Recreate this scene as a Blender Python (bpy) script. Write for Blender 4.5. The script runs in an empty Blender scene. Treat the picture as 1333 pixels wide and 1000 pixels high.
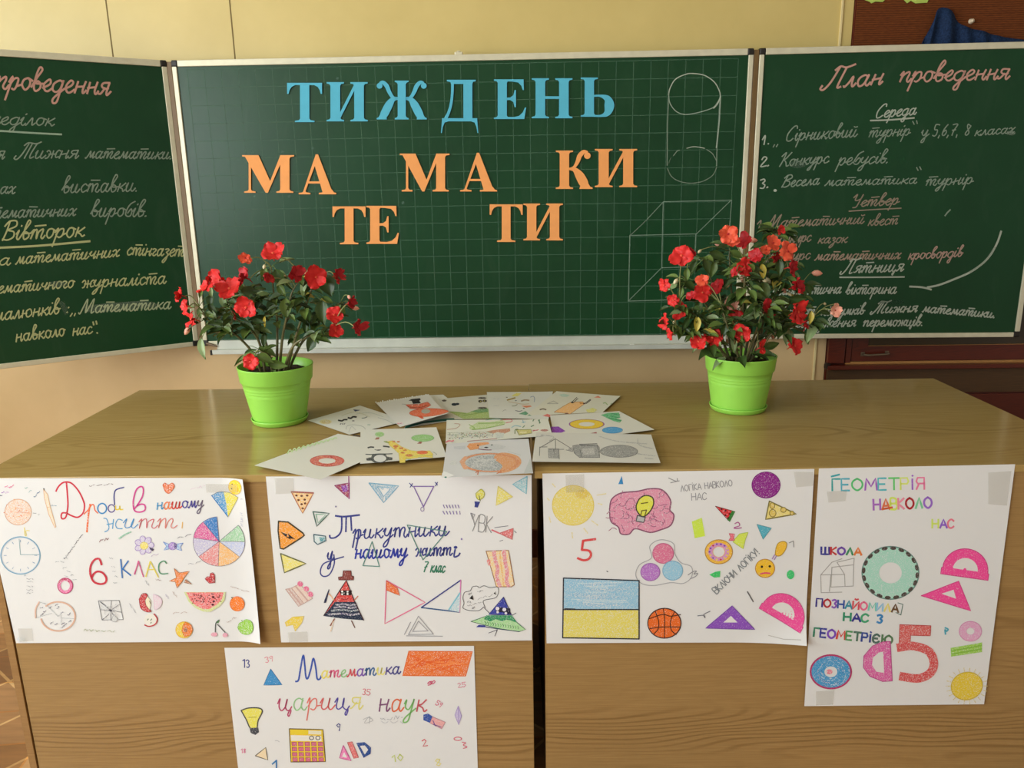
import bpy, bmesh, math, random
import numpy as np
from mathutils import Vector, Matrix
from mathutils.geometry import tessellate_polygon
random.seed(7)
SC = bpy.context.scene
COL = SC.collection

# ------------------------------------------------------------------ camera
FPX = 1025.04
PITCH, YAW, ROLL = .2447, -.0234, -.0168
CAM = Vector((.2263, -2.8903, 1.3743))
def _basis(pi, ya, ro):
    cy, sy, cp, sp = math.cos(ya), math.sin(ya), math.cos(pi), math.sin(pi)
    f = Vector((sy*cp, cy*cp, -sp)); r = Vector((cy, -sy, 0)); u = r.cross(f)
    cr, sr = math.cos(ro), math.sin(ro)
    return f, r*cr + u*sr, u*cr - r*sr
CF, CR, CU = _basis(PITCH, YAW, ROLL)
cd = bpy.data.cameras.new('camera'); cam = bpy.data.objects.new('camera', cd); COL.objects.link(cam)
cd.sensor_width = 36; cd.lens = 36*FPX/1333; cd.clip_start = .05
m3 = Matrix((CR, CU, -CF)).transposed()
cam.matrix_world = Matrix.Translation(CAM) @ m3.to_4x4()
SC.camera = cam

# ------------------------------------------------------------------ world, daylight, exposure
SC.view_settings.view_transform = 'Standard'; SC.view_settings.look = 'None'
SC.view_settings.gamma = 1; SC.view_settings.use_curve_mapping = False
SC.view_settings.exposure = -0.17
w = bpy.data.worlds.new('world'); SC.world = w; w.use_nodes = True
w.node_tree.nodes['Background'].inputs[0].default_value = (1.0, .94, .84, 1)
w.node_tree.nodes['Background'].inputs[1].default_value = .42
ROOM_L, ROOM_R, ROOM_Y0, ROOM_H = -3.1, 4.2, -6.6, 3.1
WIN_Y = [(-2.8, -1.2), (-4.5, -3.0), (-6.3, -4.7)]
WIN_Z = (.9, 2.75)
def window_light(y0, y1, power):
    l = bpy.data.lights.new('window_daylight', 'AREA'); l.shape = 'RECTANGLE'
    l.size = (y1-y0)*.96; l.size_y = (WIN_Z[1]-WIN_Z[0])*.96; l.energy = power; l.color = (.89, .96, 1.0)
    o = bpy.data.objects.new('window_daylight', l); COL.objects.link(o)
    o.location = (ROOM_L-.06, (y0+y1)/2, sum(WIN_Z)/2)
    o.rotation_euler = (math.pi/2, 0, -math.pi/2)      # shines into the room, +X
for (a, b), p in zip(WIN_Y, (98, 108, 155)): window_light(a, b, p)

# ------------------------------------------------------------------ pixel -> place
def ray(px, py): return CF + CR*((px-666.5)/FPX) - CU*((py-500)/FPX)
def at_plane(px, py, p0, n):
    d = ray(px, py); return CAM + d*((p0-CAM).dot(n)/d.dot(n))
def at_y(px, py, Y): return at_plane(px, py, Vector((0, Y, 0)), Vector((0, 1, 0)))
def at_z(px, py, Z): return at_plane(px, py, Vector((0, 0, Z)), Vector((0, 0, 1)))

# ------------------------------------------------------------------ colour and objects
def lin(c):
    out = []
    for v in c[:3]:
        v = max(0, min(255, v))/255
        out.append(v/12.92 if v <= .04045 else ((v+.055)/1.055)**2.4)
    return tuple(out)
ORIG = {}
def empty(name, loc, label=None, cat=None, group=None):
    o = bpy.data.objects.new(name, None); COL.objects.link(o); o.location = loc; o.empty_display_size = .05
    ORIG[o.name] = Vector(loc)
    return tag(o, label, cat, group)
def tag(o, label=None, cat=None, group=None, kind=None):
    for k, v in (('label', label), ('category', cat), ('group', group), ('kind', kind)):
        if v: o[k] = v
    return o
def mesh(name, V, F, mat, parent=None, smooth=False, cols=None, fmat=None, base=None):
    """V in world coordinates. cols: per-vertex rgba (linear). base: where the origin goes when top-level."""
    me = bpy.data.meshes.new(name)
    if parent: org = ORIG[parent.name]
    else: org = Vector(base) if base is not None else Vector((0, 0, 0))
    me.from_pydata([tuple(Vector(v)-org) for v in V], [], F)
    for m in (mat if isinstance(mat, (list, tuple)) else [mat]): me.materials.append(m)
    if fmat: me.polygons.foreach_set('material_index', fmat)
    if smooth: me.polygons.foreach_set('use_smooth', [True]*len(F))
    if cols:
        at = me.color_attributes.new('ink', 'FLOAT_COLOR', 'POINT')
        at.data.foreach_set('color', [x for c in cols for x in c])
    me.update()
    o = bpy.data.objects.new(name, me); COL.objects.link(o)
    if parent: o.parent = parent
    else: o.location = org
    ORIG[o.name] = Vector(org)
    return o
def struct(o): o['kind'] = 'structure'; return o
class G:
    """collects geometry"""
    def __init__(s): s.V = []; s.F = []; s.M = []
    def add(s, V, F, m=0):
        b = len(s.V); s.V += [Vector(v) for v in V]; s.F += [tuple(i+b for i in f) for f in F]; s.M += [m]*len(F); return s
    def box(s, x0, x1, y0, y1, z0, z1, fr=None, m=0, bev=0):
        bm = bmesh.new()
        vs = [bm.verts.new((x, y, z)) for z in (z0, z1) for y in (y0, y1) for x in (x0, x1)]
        for f in ((0,2,3,1),(4,5,7,6),(0,1,5,4),(2,6,7,3),(0,4,6,2),(1,3,7,5)): bm.faces.new([vs[i] for i in f])
        if bev: bmesh.ops.bevel(bm, geom=bm.edges[:], offset=bev, segments=2, affect='EDGES', profile=.5)
        bm.verts.index_update()
        V = [v.co.copy() for v in bm.verts]; F = [[v.index for v in f.verts] for f in bm.faces]; bm.free()
        if fr: V = [fr(v) for v in V]
        return s.add(V, F, m)
    def tube(s, P, R, n=8, m=0, cap=True):
        P = [Vector(p) for p in P]; R = R if isinstance(R, (list, tuple)) else [R]*len(P)
        V = []; F = []; side = None
        for i, p in enumerate(P):
            t = (P[min(i+1, len(P)-1)]-P[max(i-1, 0)]).normalized()
            if side is None:
                side = t.cross(Vector((0, 0, 1)));
                if side.length < .1: side = t.cross(Vector((1, 0, 0)))
            side = (side - t*side.dot(t)).normalized(); up = t.cross(side)
            for k in range(n):
                a = 2*math.pi*k/n; V.append(p+(side*math.cos(a)+up*math.sin(a))*R[i])
        for i in range(len(P)-1):
            for k in range(n):
                F.append((i*n+k, i*n+(k+1) % n, (i+1)*n+(k+1) % n, (i+1)*n+k))
        if cap: F.append(tuple(range(n))[::-1]); F.append(tuple((len(P)-1)*n+k for k in range(n)))
        return s.add(V, F, m)
    def lathe(s, prof, c, n=64, m=0):
        V = []; F = []
        for r, z in prof:
            for k in range(n):
                a = 2*math.pi*k/n; V.append((c[0]+r*math.cos(a), c[1]+r*math.sin(a), c[2]+z))
        for i in range(len(prof)-1):
            for k in range(n):
                F.append((i*n+k, i*n+(k+1) % n, (i+1)*n+(k+1) % n, (i+1)*n+k))
        return s.add(V, F, m)
    def build(s, name, mat, parent=None, smooth=False, base=None):
        return mesh(name, s.V, s.F, mat, parent, smooth, fmat=s.M if isinstance(mat, (list, tuple)) else None, base=base)

# ------------------------------------------------------------------ materials
class N:
    def __init__(s, name):
        s.m = bpy.data.materials.new(name); s.m.use_nodes = True; s.t = s.m.node_tree; s.n = s.t.nodes; s.b = s.n['Principled BSDF']
    def node(s, t, **kw):
        o = s.n.new(t)
        for k, v in kw.items():
            if isinstance(v, (int, float, tuple, str)) and k in o.inputs: o.inputs[k].default_value = v
            else: setattr(o, k, v)
        return o
    def link(s, a, b): s.t.links.new(a, b)
    def coords(s, scale=(1, 1, 1), kind='Object', rot=(0, 0, 0)):
        tc = s.node('ShaderNodeTexCoord'); mp = s.node('ShaderNodeMapping')
        mp.inputs['Scale'].default_value = scale; mp.inputs['Rotation'].default_value = rot
        s.link(tc.outputs[kind], mp.inputs['Vector']); return mp.outputs[0]
    def noise(s, vec, scale, detail=3, rough=.5, dist=0):
        o = s.node('ShaderNodeTexNoise'); o.inputs['Scale'].default_value = scale; o.inputs['Detail'].default_value = detail
        o.inputs['Roughness'].default_value = rough; o.inputs['Distortion'].default_value = dist
        s.link(vec, o.inputs['Vector']); return o.outputs['Fac']
    def ramp(s, fac, stops):
        r = s.node('ShaderNodeValToRGB'); e = r.color_ramp.elements
        while len(e) < len(stops): e.new(.5)
        for el, (p, c) in zip(e, stops): el.position = p; el.color = tuple(c)+((1,) if len(c) == 3 else ())
        s.link(fac, r.inputs[0]); return r.outputs[0]
    def mix(s, f, a, b, mode='MIX'):
        o = s.node('ShaderNodeMix', data_type='RGBA', blend_type=mode)
        for v, i in ((f, 0), (a, 6), (b, 7)):
            if isinstance(v, (int, float)): o.inputs[i].default_value = v
            elif isinstance(v, tuple): o.inputs[i].default_value = v+((1,) if len(v) == 3 else ())
            else: s.link(v, o.inputs[i])
        return o.outputs[2]
    def math(s, op, a, b=0., c=0.):
        o = s.node('ShaderNodeMath', operation=op)
        for i, v in enumerate((a, b, c)):
            if isinstance(v, (int, float)): o.inputs[i].default_value = v
            else: s.link(v, o.inputs[i])
        return o.outputs[0]
    def color(s, c):
        if isinstance(c, tuple): s.b.inputs['Base Color'].default_value = c+(1,)
        else: s.link(c, s.b.inputs['Base Color'])
        return s
    def bump(s, h, strength=.2, dist=.002):
        b = s.node('ShaderNodeBump'); b.inputs['Strength'].default_value = strength; b.inputs['Distance'].default_value = dist
        s.link(h, b.inputs['Height']); s.link(b.outputs[0], s.b.inputs['Normal']); return s
    def set(s, rough=.5, metal=0, spec=.5, coat=0, coat_rough=.1):
        i = s.b.inputs; i['Roughness'].default_value = rough; i['Metallic'].default_value = metal
        i['Specular IOR Level'].default_value = spec; i['Coat Weight'].default_value = coat; i['Coat Roughness'].default_value = coat_rough
        return s.m
def plain(name, c, rough=.5, metal=0, spec=.5, var=.06, scale=30):
    n = N(name); v = n.noise(n.coords(), scale, 3)
    a = tuple(x*(1-var) for x in lin(c)); b = tuple(min(1, x*(1+var)) for x in lin(c))
    n.color(n.ramp(v, [(.3, a), (.7, b)])); return n.set(rough, metal, spec)
def wood(name, c0, c1, c2, axis='Y', scale=1., rough=.3, spec=.5, off=0., fig=1.):
    """oak-like laminate: long horizontal cathedral grain. axis: the in-plane direction across the grain"""
    n = N(name)
    tc = n.node('ShaderNodeTexCoord'); sx = n.node('ShaderNodeSeparateXYZ'); n.link(tc.outputs['Object'], sx.inputs[0])
    cross = {'Y': sx.outputs[1], 'Z': sx.outputs[2]}[axis]
    along = sx.outputs[0]
    cb = n.node('ShaderNodeCombineXYZ'); n.link(n.math('MULTIPLY', along, .95*scale), cb.inputs[0]); n.link(n.math('MULTIPLY', cross, 4.2*scale), cb.inputs[1])
    cb.inputs[2].default_value = off
    big = n.noise(cb.outputs[0], 1.0, 2, .45)
    ring = n.math('SINE', n.math('ADD', n.math('MULTIPLY', big, 150.*fig), n.math('MULTIPLY', cross, 200*scale)))
    c3 = n.node('ShaderNodeCombineXYZ'); n.link(n.math('MULTIPLY', along, 9*scale), c3.inputs[0]); n.link(n.math('MULTIPLY', cross, 330*scale), c3.inputs[1]); c3.inputs[2].default_value = off
    fine = n.noise(c3.outputs[0], 1.0, 3, .6)
    c4 = n.node('ShaderNodeCombineXYZ'); n.link(n.math('MULTIPLY', along, .25*scale), c4.inputs[0]); n.link(n.math('MULTIPLY', cross, 5.5*scale), c4.inputs[1]); c4.inputs[2].default_value = off+5
    zone = n.ramp(n.noise(c4.outputs[0], 1., 1), [(.5, (0, 0, 0)), (.66, (1, 1, 1))])
    r = n.ramp(n.math('ADD', n.math('MULTIPLY', ring, .5), .5), [(.55, (0, 0, 0)), (.98, (1, 1, 1))])
    f = n.math('MULTIPLY', n.math('MULTIPLY', r, n.math('MULTIPLY_ADD', zone, .7, .08)), .6)
    base = n.ramp(fine, [(.3, lin(c0)), (.72, lin(c1))])
    n.color(n.mix(f, base, lin(c2)))
    return n.set(rough, 0, spec)
def ink_material(name, paper, grain, rough, spec=.3):
    """colour attribute 'ink'; its alpha is how fully the crayon or chalk covers what it is drawn on"""
    n = N(name); a = n.node('ShaderNodeAttribute', attribute_name='ink')
    v = n.noise(n.coords((1, 1, 1), rot=(.3, .5, .7)), grain, 3, .65)
    cov = n.math('ADD', n.math('MULTIPLY', n.math('SUBTRACT', a.outputs['Alpha'], n.math('MULTIPLY_ADD', v, 2.5, -.55)), 2.2), .5)
    cl = n.node('ShaderNodeClamp'); n.link(cov, cl.inputs[0])
    n.color(n.mix(cl.outputs[0], lin(paper), a.outputs['Color']))
    return n.set(rough, 0, spec)
MAT = {}
MAT['ink'] = ink_material('drawn_paper', (232, 232, 230), 420, .6, .25)
def chalk_material():
    n = N('chalk'); a = n.node('ShaderNodeAttribute', attribute_name='ink')
    v = n.noise(n.coords((1, 1, 1), rot=(.3, .5, .7)), 420, 3, .65)
    cov = n.math('ADD', n.math('MULTIPLY', n.math('SUBTRACT', a.outputs['Alpha'], n.math('MULTIPLY_ADD', v, 1.3, -.15)), 1.6), .5)
    cl = n.node('ShaderNodeClamp'); n.link(cov, cl.inputs[0]); n.link(n.math('MULTIPLY', cl.outputs[0], .72), n.b.inputs['Alpha'])
    n.link(a.outputs['Color'], n.b.inputs['Base Color']); return n.set(.95, 0, .1)
MAT['chalk'] = chalk_material()
# ------------------------------------------------------------------ handwriting: stroke letters, tenths of the x-height
CUR = {
'а':(11,"8 8 5 10 2 8 1 4 3 0 6 2 8 9 8 10;8 10 7 3 9 0 11 3"),
'б':(9,"3 4 6 9 8 6 7 1 4 0 1 3 2 9 4 15 9 18"),
'в':(9,"0 3 3 11 6 18 4 20 2 14 2 4 4 0 7 2 7 6 4 8 3 6 9 6"),
'г':(7,"0 8 2 10 5 8 2 3 4 0 7 2"),
'д':(10,"8 8 5 10 1 7 1 2 4 0 7 3 8 10 7 0 6 -8 3 -9 3 -5 10 3"),
'е':(8,"0 3 5 6 6 9 4 10 1 6 2 1 5 0 8 3"),
'є':(8,"7 8 5 10 2 9 2 6 5 5 2 5 1 1 4 0 8 3"),
'ж':(14,"0 8 2 10 4 7 3 1 1 0;7 10 7 0;14 9 12 10 10 6 11 1 14 2;3 5 11 5"),
'з':(8,"1 9 4 10 6 8 3 5 6 3 5 -5 2 -9 1 -6 8 3"),
'и':(11,"0 6 2 10 1 3 3 0 6 3 7 10 6 3 8 0 11 4"),
'і':(5,"0 6 2 10 1 3 3 0 5 3;3 14 3.5 15"),
'ї':(6,"0 6 2 10 1 3 3 0 6 3;1 14 1.5 15;4 14 4.5 15"),
'й':(11,"0 6 2 10 1 3 3 0 6 3 7 10 6 3 8 0 11 4;3 14 5 13 8 14"),
'к':(9,"2 10 1 0;8 10 4 6 2 5 5 3 7 0 9 2"),
'л':(9,"0 1 1 0 3 4 5 10 6 3 7 0 9 3"),
'м':(12,"0 1 1 0 3 5 4 10 6 1 9 10 9 3 10 0 12 3"),
'н':(10,"2 10 1 0;1 5 7 6;8 10 7 3 8 0 10 3"),
'о':(9,"5 10 2 9 1 4 4 0 7 3 7 8 5 10 9 8"),
'п':(10,"0 7 2 10 1 0 2 6 6 10 7 8 6 2 8 0 10 3"),
'р':(10,"0 6 2 10 0 -9;1 3 4 9 7 9 7 3 5 0 3 1;7 3 10 4"),
'с':(8,"7 8 5 10 2 8 1 4 3 0 6 1 8 3"),
'т':(14,"0 7 2 10 1 0 2 7 5 10 6 0 7 7 10 10 11 8 10 2 12 0 14 3;2 14 12 14"),
'у':(10,"0 6 2 10 1 4 4 2 7 8 8 10 6 0 4 -8 1 -9 2 -5 10 3"),
'х':(9,"0 8 3 10 5 5 6 0 9 2;8 10 1 0"),
'ц':(11,"0 6 2 10 1 3 3 0 6 3 7 10 6 3 8 0 10 0 9 -5 8 -3 11 3"),
'ч':(9,"0 7 2 10 1 6 4 4 7 8 7 10 6 3 7 0 9 3"),
'ш':(15,"0 6 2 10 1 3 3 0 6 3 7 10 6 3 8 0 11 3 12 10 11 3 12 0 15 3"),
'ь':(8,"0 6 2 10 1 3 3 0 6 2 5 5 2 4"),
'ю':(13,"2 10 1 0;1 5 6 5;9 10 6 8 6 2 9 0 12 4 11 9 9 10"),
'я':(10,"0 1 2 1 5 6;8 10 3 10 2 7 5 5 8 6;8 10 7 3 8 0 10 3"),
'П':(13,"-4 3 -5 0 -2 -1 2 6 5 20;2 17 5 20 10 19 16 21;10 19 8 6 8 0 11 1"),
'Т':(15,"-4 3 -5 0 -2 -1 2 6 5 19;8 19 6 6 5 0;13 19 10 5 11 0 14 2;1 16 4 20 12 19 17 21"),
'С':(13,"12 16 11 20 7 19 2 10 3 1 7 0 11 3"),
'К':(13,"0 15 3 19 5 20 3 8 1 0;12 20 7 12 4 10 8 6 10 0 13 1"),
'В':(14,"2 0 4 10 5 20;1 15 5 20 11 20 12 15 5 11 11 9 12 3 7 0 2 1"),
'М':(19,"-2 1 0 0 3 10 6 20 7 4 8 2 14 20 14 6 15 0 18 2"),
'Ч':(13,"0 15 3 20 3 12 6 10 10 13 11 20 9 6 8 0 4 -1"),
'Н':(14,"0 17 3 20 2 8 1 0;1 9 10 11;12 20 10 6 11 0 14 2"),
'З':(11,"1 16 5 20 9 17 4 11 9 8 8 1 3 0 1 3"),
' ':(8,""), '.':(5,"1 0 2 1"), ',':(5,"2 1 1 -3"), ':':(6,"2 1 2.5 2;2 8 2.5 9"), '"':(6,"1 20 0 16;4 20 3 16"), '„':(8,"1 2 0 -2;4 2 3 -2"), '-':(8,"1 5 6 5"),
'1':(8,"0 9 4 15 3 0"), '2':(10,"1 11 4 15 8 12 1 0 9 1"), '3':(10,"1 14 6 15 7 11 4 8 8 5 6 0 1 1"), '4':(10,"2 15 1 7 8 7;7 15 6 0"),
'5':(10,"9 15 3 15 2 9 7 8 7 2 4 0 1 1"), '6':(10,"8 15 3 9 2 2 5 0 8 4 6 8 3 5"), '7':(10,"1 15 9 15 5 7 3 0;2 7 8 8"), '8':(10,"8 13 4 15 3 11 8 4 5 0 2 3 8 11 8 13"), '9':(10,"8 12 5 15 2 11 4 8 8 12 7 4 3 0"), '0':(10,"5 15 2 8 4 0 8 7 5 15"),
}
BLK = {
'А':(9,"0 0 4 10 8 0;1.5 3.5 6.5 3.5"), 'Б':(8,"6 10 0 10 0 0 5 0 6 3 5 5 0 5"), 'В':(8,"0 0 0 10 5 10 6 8 5 5.5 0 5.5;5 5.5 7 3 5 0 0 0"), 'Г':(7,"0 0 0 10 6 10"),
'Е':(8,"6 10 0 10 0 0 6 0;0 5 5 5"), 'Є':(10,"7 8 4 10 1 8 0 5 1 1 4 0 7 2;0 5 5 5"), 'З':(7,"0 9 3 10 5 8 3 5.3 5 3 3 0 0 1"), 'И':(9,"0 10 0 0 7 10 7 0"), 'Й':(9,"0 10 0 0 7 10 7 0;2 13 4 12 6 13"),
'І':(4,"1 0 1 9;1 11.5 1.4 12"), 'К':(8,"0 0 0 10;6 10 0 5 6 0"), 'Л':(9,"0 0 4 10 7 0"), 'М':(10,"0 0 1 10 4.5 3 8 10 9 0"), 'Н':(9,"0 0 0 10;7 0 7 10;0 5 7 5"),
'О':(10,"4 10 1 8 0 5 1 2 4 0 7 2 8 5 7 8 4 10"), 'П':(9,"0 0 0 10 7 10 7 0"), 'Р':(8,"0 0 0 10 5 10 6 7 5 5 0 5"), 'С':(9,"7 8 4 10 1 8 0 5 1 1 4 0 7 2"), 'Т':(9,"0 10 8 10;4 10 4 0"),
'Ю':(12,"0 0 0 10;0 5 3 5;7 10 4 8 3 5 4 2 7 0 10 2 11 5 10 8 7 10"), 'Я':(8,"6 0 6 10 1 10 0 7 1 5 6 5;2 5 0 0"), 'Ш':(11,"0 10 0 0 9 0 9 10;4.5 10 4.5 0"), 'Ч':(8,"0 10 0 5 6 5;6 10 6 0"), 'У':(8,"0 10 3.5 4;7 10 2 0"), 'Х':(8,"0 0 7 10;0 10 7 0"),
'!':(5,"1 11 1 3;1 0 1.3 .6"), ' ':(7,""), '5':(9,"7 10 1 10 1 6 5 6 7 3 4 0 0 1"), '7':(8,"0 10 6 10 2 0"), 'a':(8,"6 6 2 6 0 3 2 0 6 1;6 6 6 0"),
'1':(6,"0 7 3 10 3 0"), '2':(7,"0 8 3 10 5 7 0 0 6 0"), '3':(7,"0 9 3 10 5 8 3 5.3 5 3 3 0 0 1"), '4':(7,"1 10 0 4 5 4;5 10 5 0"), '6':(7,"5 10 1 5 0 2 3 0 5 2 3 5 0 3"), '8':(7,"5 8 3 10 1 8 5 2 3 0 1 2 5 8"), '9':(7,"5 8 3 10 0 8 2 5 5 8 3 0"), '0':(7,"3 10 0 5 3 0 6 5 3 10"), '+':(7,"0 5 6 5;3 8 3 2"), '=':(7,"0 4 6 4;0 7 6 7"), '/':(5,"0 -2 4 12"), '-':(6,"0 5 5 5"),
}
CURP = dict(CUR); CURP['т'] = (14, CUR['т'][1].split(';')[0])
def smooth_line(P, k=5):
    if len(P) < 3: return P
    out = []
    for i in range(len(P)-1):
        p0 = P[i-1] if i else P[0]; p1, p2 = P[i], P[i+1]; p3 = P[i+2] if i+2 < len(P) else P[-1]
        for j in range(k):
            t = j/k
            out.append(tuple(.5*((2*b)+(c-a)*t+(2*a-5*b+4*c-d)*t*t+(3*b-a-3*c+d)*t**3) for a, b, c, d in zip(p0, p1, p2, p3)))
    return out+[P[-1]]

# ------------------------------------------------------------------ drawing on a surface, in photograph coordinates
class Ink:
    def __init__(s, to_world, normal, start=.0003, maxedge=None):
        s.W = to_world; s.n = normal; s.off = start; s.V = []; s.F = []; s.C = []; s.T = (0, 0, 1.); s.maxedge = maxedge
    def at(s, ox, oy, k): s.T = (ox, oy, k); return s
    def px(s, p): return (s.T[0]+p[0]/s.T[2], s.T[1]+p[1]/s.T[2])
    def _add(s, P, F, c, a):
        b = len(s.V); o = s.n*s.off
        s.V += [s.W(*p)+o for p in P]; s.F += [tuple(i+b for i in f) for f in F]; s.C += [lin(c)+(a,)]*len(P); s.off += 2.5e-6
    def stroke(s, P, w, c, a=1.2, closed=False, smooth=True):
        """w: width in crop units"""
        if isinstance(P, str):
            q = [float(x) for x in P.split()]; P = list(zip(q[::2], q[1::2]))
        P = [s.px(p) for p in P]; w = w/s.T[2]
        if closed: P = P+[P[0]]
        if smooth: P = smooth_line(P)
        Q = [P[0]]
        for p in P[1:]:
            if abs(p[0]-Q[-1][0])+abs(p[1]-Q[-1][1]) > .12: Q.append(p)
        if len(Q) < 2: Q.append((Q[0][0]+.4, Q[0][1]))
        if s.maxedge:
            R = [Q[0]]
            for p in Q[1:]:
                d = math.hypot(p[0]-R[-1][0], p[1]-R[-1][1]); n = max(1, int(d/s.maxedge)+1); a0 = R[-1]
                for i in range(1, n+1): R.append((a0[0]+(p[0]-a0[0])*i/n, a0[1]+(p[1]-a0[1])*i/n))
            Q = R
        pts = []; n = len(Q); h = w/2
        for i, p in enumerate(Q):
            def d(a, b):
                l = math.hypot(b[0]-a[0], b[1]-a[1]) or 1; return ((b[0]-a[0])/l, (b[1]-a[1])/l)
            t0 = d(Q[max(i-1, 0)], Q[max(i-1, 0)+1]); t1 = d(Q[min(i, n-2)], Q[min(i, n-2)+1])
            tx, ty = t0[0]+t1[0], t0[1]+t1[1]; l = math.hypot(tx, ty)
            if l < .2: tx, ty = t1; l = 1
            nx, ny = -ty/l, tx/l
            e = 0 if 0 < i < n-1 else (h*.5 if i else -h*.5)
            pts.append((p[0]+nx*h+e*t1[0], p[1]+ny*h+e*t1[1])); pts.append((p[0]-nx*h+e*t1[0], p[1]-ny*h+e*t1[1]))
        s._add(pts, [(2*i, 2*i+1, 2*i+3, 2*i+2) for i in range(n-1)], c, a); return s
    def poly(s, P, c, a=1.2, edge=None, ew=4, smooth=False):
        if isinstance(P, str):
            q = [float(x) for x in P.split()]; P = list(zip(q[::2], q[1::2]))
        P0 = P
        if smooth: P = smooth_line(P+[P[0]])[:-1]
        Q = [s.px(p) for p in P]
        T = [tuple(t) for t in tessellate_polygon([[Vector((x, y, 0)) for x, y in Q]])]
        if s.maxedge:
            stack = [tuple(Q[i] for i in t) for t in T]; VV = []; FF = []
            while stack:
                t = stack.pop(); L = [math.dist(t[i], t[(i+1) % 3]) for i in range(3)]
                if max(L) > s.maxedge:
                    i = L.index(max(L)); a_, b_, c_ = t[i], t[(i+1) % 3], t[(i+2) % 3]; m = ((a_[0]+b_[0])/2, (a_[1]+b_[1])/2)
                    stack += [(a_, m, c_), (m, b_, c_)]
                else: FF.append((len(VV), len(VV)+1, len(VV)+2)); VV += t
            s._add(VV, FF, c, a)
        else: s._add(Q, T, c, a)
        if edge: s.stroke(P0, ew, edge, closed=True, smooth=smooth)
        return s
    def oval(s, x, y, rx, ry, c=None, a=1.2, edge=None, ew=4, rot=0, a0=0, a1=360, hole=None):
        n = 36; cr, sr = math.cos(math.radians(rot)), math.sin(math.radians(rot))
        def pt(t, kx, ky):
            u, v = kx*math.cos(t), ky*math.sin(t); return (x+u*cr-v*sr, y+u*sr+v*cr)
        full = a1-a0 >= 360
        ang = [math.radians(a0+(a1-a0)*i/n) for i in range(n if full else n+1)]
        out = [pt(t, rx, ry) for t in ang]
        if c is not None:
            if hole:
                inn = [pt(t, rx*hole, ry*hole) for t in ang]; m = len(ang)
                Q = [s.px(p) for p in out+inn]
                s._add(Q, [(i, (i+1) % m, m+(i+1) % m, m+i) for i in range(m if full else m-1)], c, a)
            else: s.poly(out, c, a)
        if edge: s.stroke(out, ew, edge, closed=full, smooth=False)
        return s
    def lines(s, L, w, c, a=1.2, smooth=False):
        for P in L.split(';'): s.stroke(P, w, c, a, smooth=smooth)
        return s
    def text(s, t, x0, y0, x1, y1, xh, w, c, font=None, slant=None, a=1.2, tsm=True):
        """baseline (x0,y0)-(x1,y1), x-height xh (for block letters the letter height)"""
        font = font or CUR; cursive = font is not BLK; slant = (.25 if cursive else 0.) if slant is None else slant; tot = sum(font[ch][0] for ch in t); L = math.hypot(x1-x0, y1-y0) or 1
        dx, dy = (x1-x0)/L, (y1-y0)/L; k = L/tot; ky = xh/10; X = 0; cs = c if isinstance(c, list) else None; j = 0
        for ch in t:
            adv, st = font[ch]
            for S in st.split(';'):
                q = [float(v) for v in S.split()]
                if not q: continue
                P = []
                for u, v in zip(q[::2], q[1::2]):
                    if cursive: u += random.uniform(-.35, .35); v += random.uniform(-.35, .35)
                    U = (X+u)*k+v*ky*slant; Vv = v*ky
                    P.append((x0+U*dx+Vv*dy, y0+U*dy-Vv*dx))
                s.stroke(P, w, cs[j % len(cs)] if cs else c, a, smooth=tsm and (cursive or ch in 'ОСЄЗЮВ3'))
            X += adv
            if ch != ' ': j += 1
        return s
    def scribble(s, x0, y0, x1, y1, h, w, c, a=.8, n=8):
        """small illegible note"""
        P = []
        for i in range(n):
            t = i/(n-1); P.append((x0+(x1-x0)*t, y0+(y1-y0)*t+random.uniform(-h, h)))
        for i in range(0, n-1, 2): s.stroke(P[i:i+2+(i % 4 == 0)], w, c, a)
        return s
def homography(src, dst):
    A = []
    for (x, y), (u, v) in zip(src, dst):
        A.append([x, y, 1, 0, 0, 0, -u*x, -u*y, -u]); A.append([0, 0, 0, x, y, 1, -v*x, -v*y, -v])
    h = np.linalg.svd(np.array(A, float))[2][-1].reshape(3, 3)
    def f(x, y):
        w = h[2, 0]*x+h[2, 1]*y+h[2, 2]
        return (h[0, 0]*x+h[0, 1]*y+h[0, 2])/w, (h[1, 0]*x+h[1, 1]*y+h[1, 2])/w
    return f
SQ = [(0, 0), (1, 0), (1, 1), (0, 1)]
PAPER = (232, 232, 230)
class Sheet(Ink):
    """a sheet of paper: four corners in the photograph (TL TR BR BL) on a real plane, with a small curl; one mesh with its drawing"""
    def __init__(s, corners, p0, n, curl=None, paper=PAPER, nx=14, ny=10, outline=None, maxedge=9):
        to_uv = homography(corners, SQ); s.to_px = homography(SQ, corners)
        curl = curl or (lambda u, v: 0.)
        def W(x, y):
            u, v = to_uv(x, y); return at_plane(x, y, p0, n)+n*curl(min(1, max(0, u)), min(1, max(0, v)))
        Ink.__init__(s, W, n, 0., maxedge=maxedge)
        P = [s.to_px(i/nx, j/ny) for j in range(ny+1) for i in range(nx+1)]
        if outline: P = [outline(*p, *to_uv(*p)) for p in P]
        s._add(P, [(j*(nx+1)+i, (j+1)*(nx+1)+i, (j+1)*(nx+1)+i+1, j*(nx+1)+i+1) for j in range(ny) for i in range(nx)], paper, 2.)
        s.off = .0002
    def build(s, name, parent=None, base=None):
        return mesh(name, s.V, s.F, MAT['ink'], parent, cols=s.C, base=base)
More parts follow.
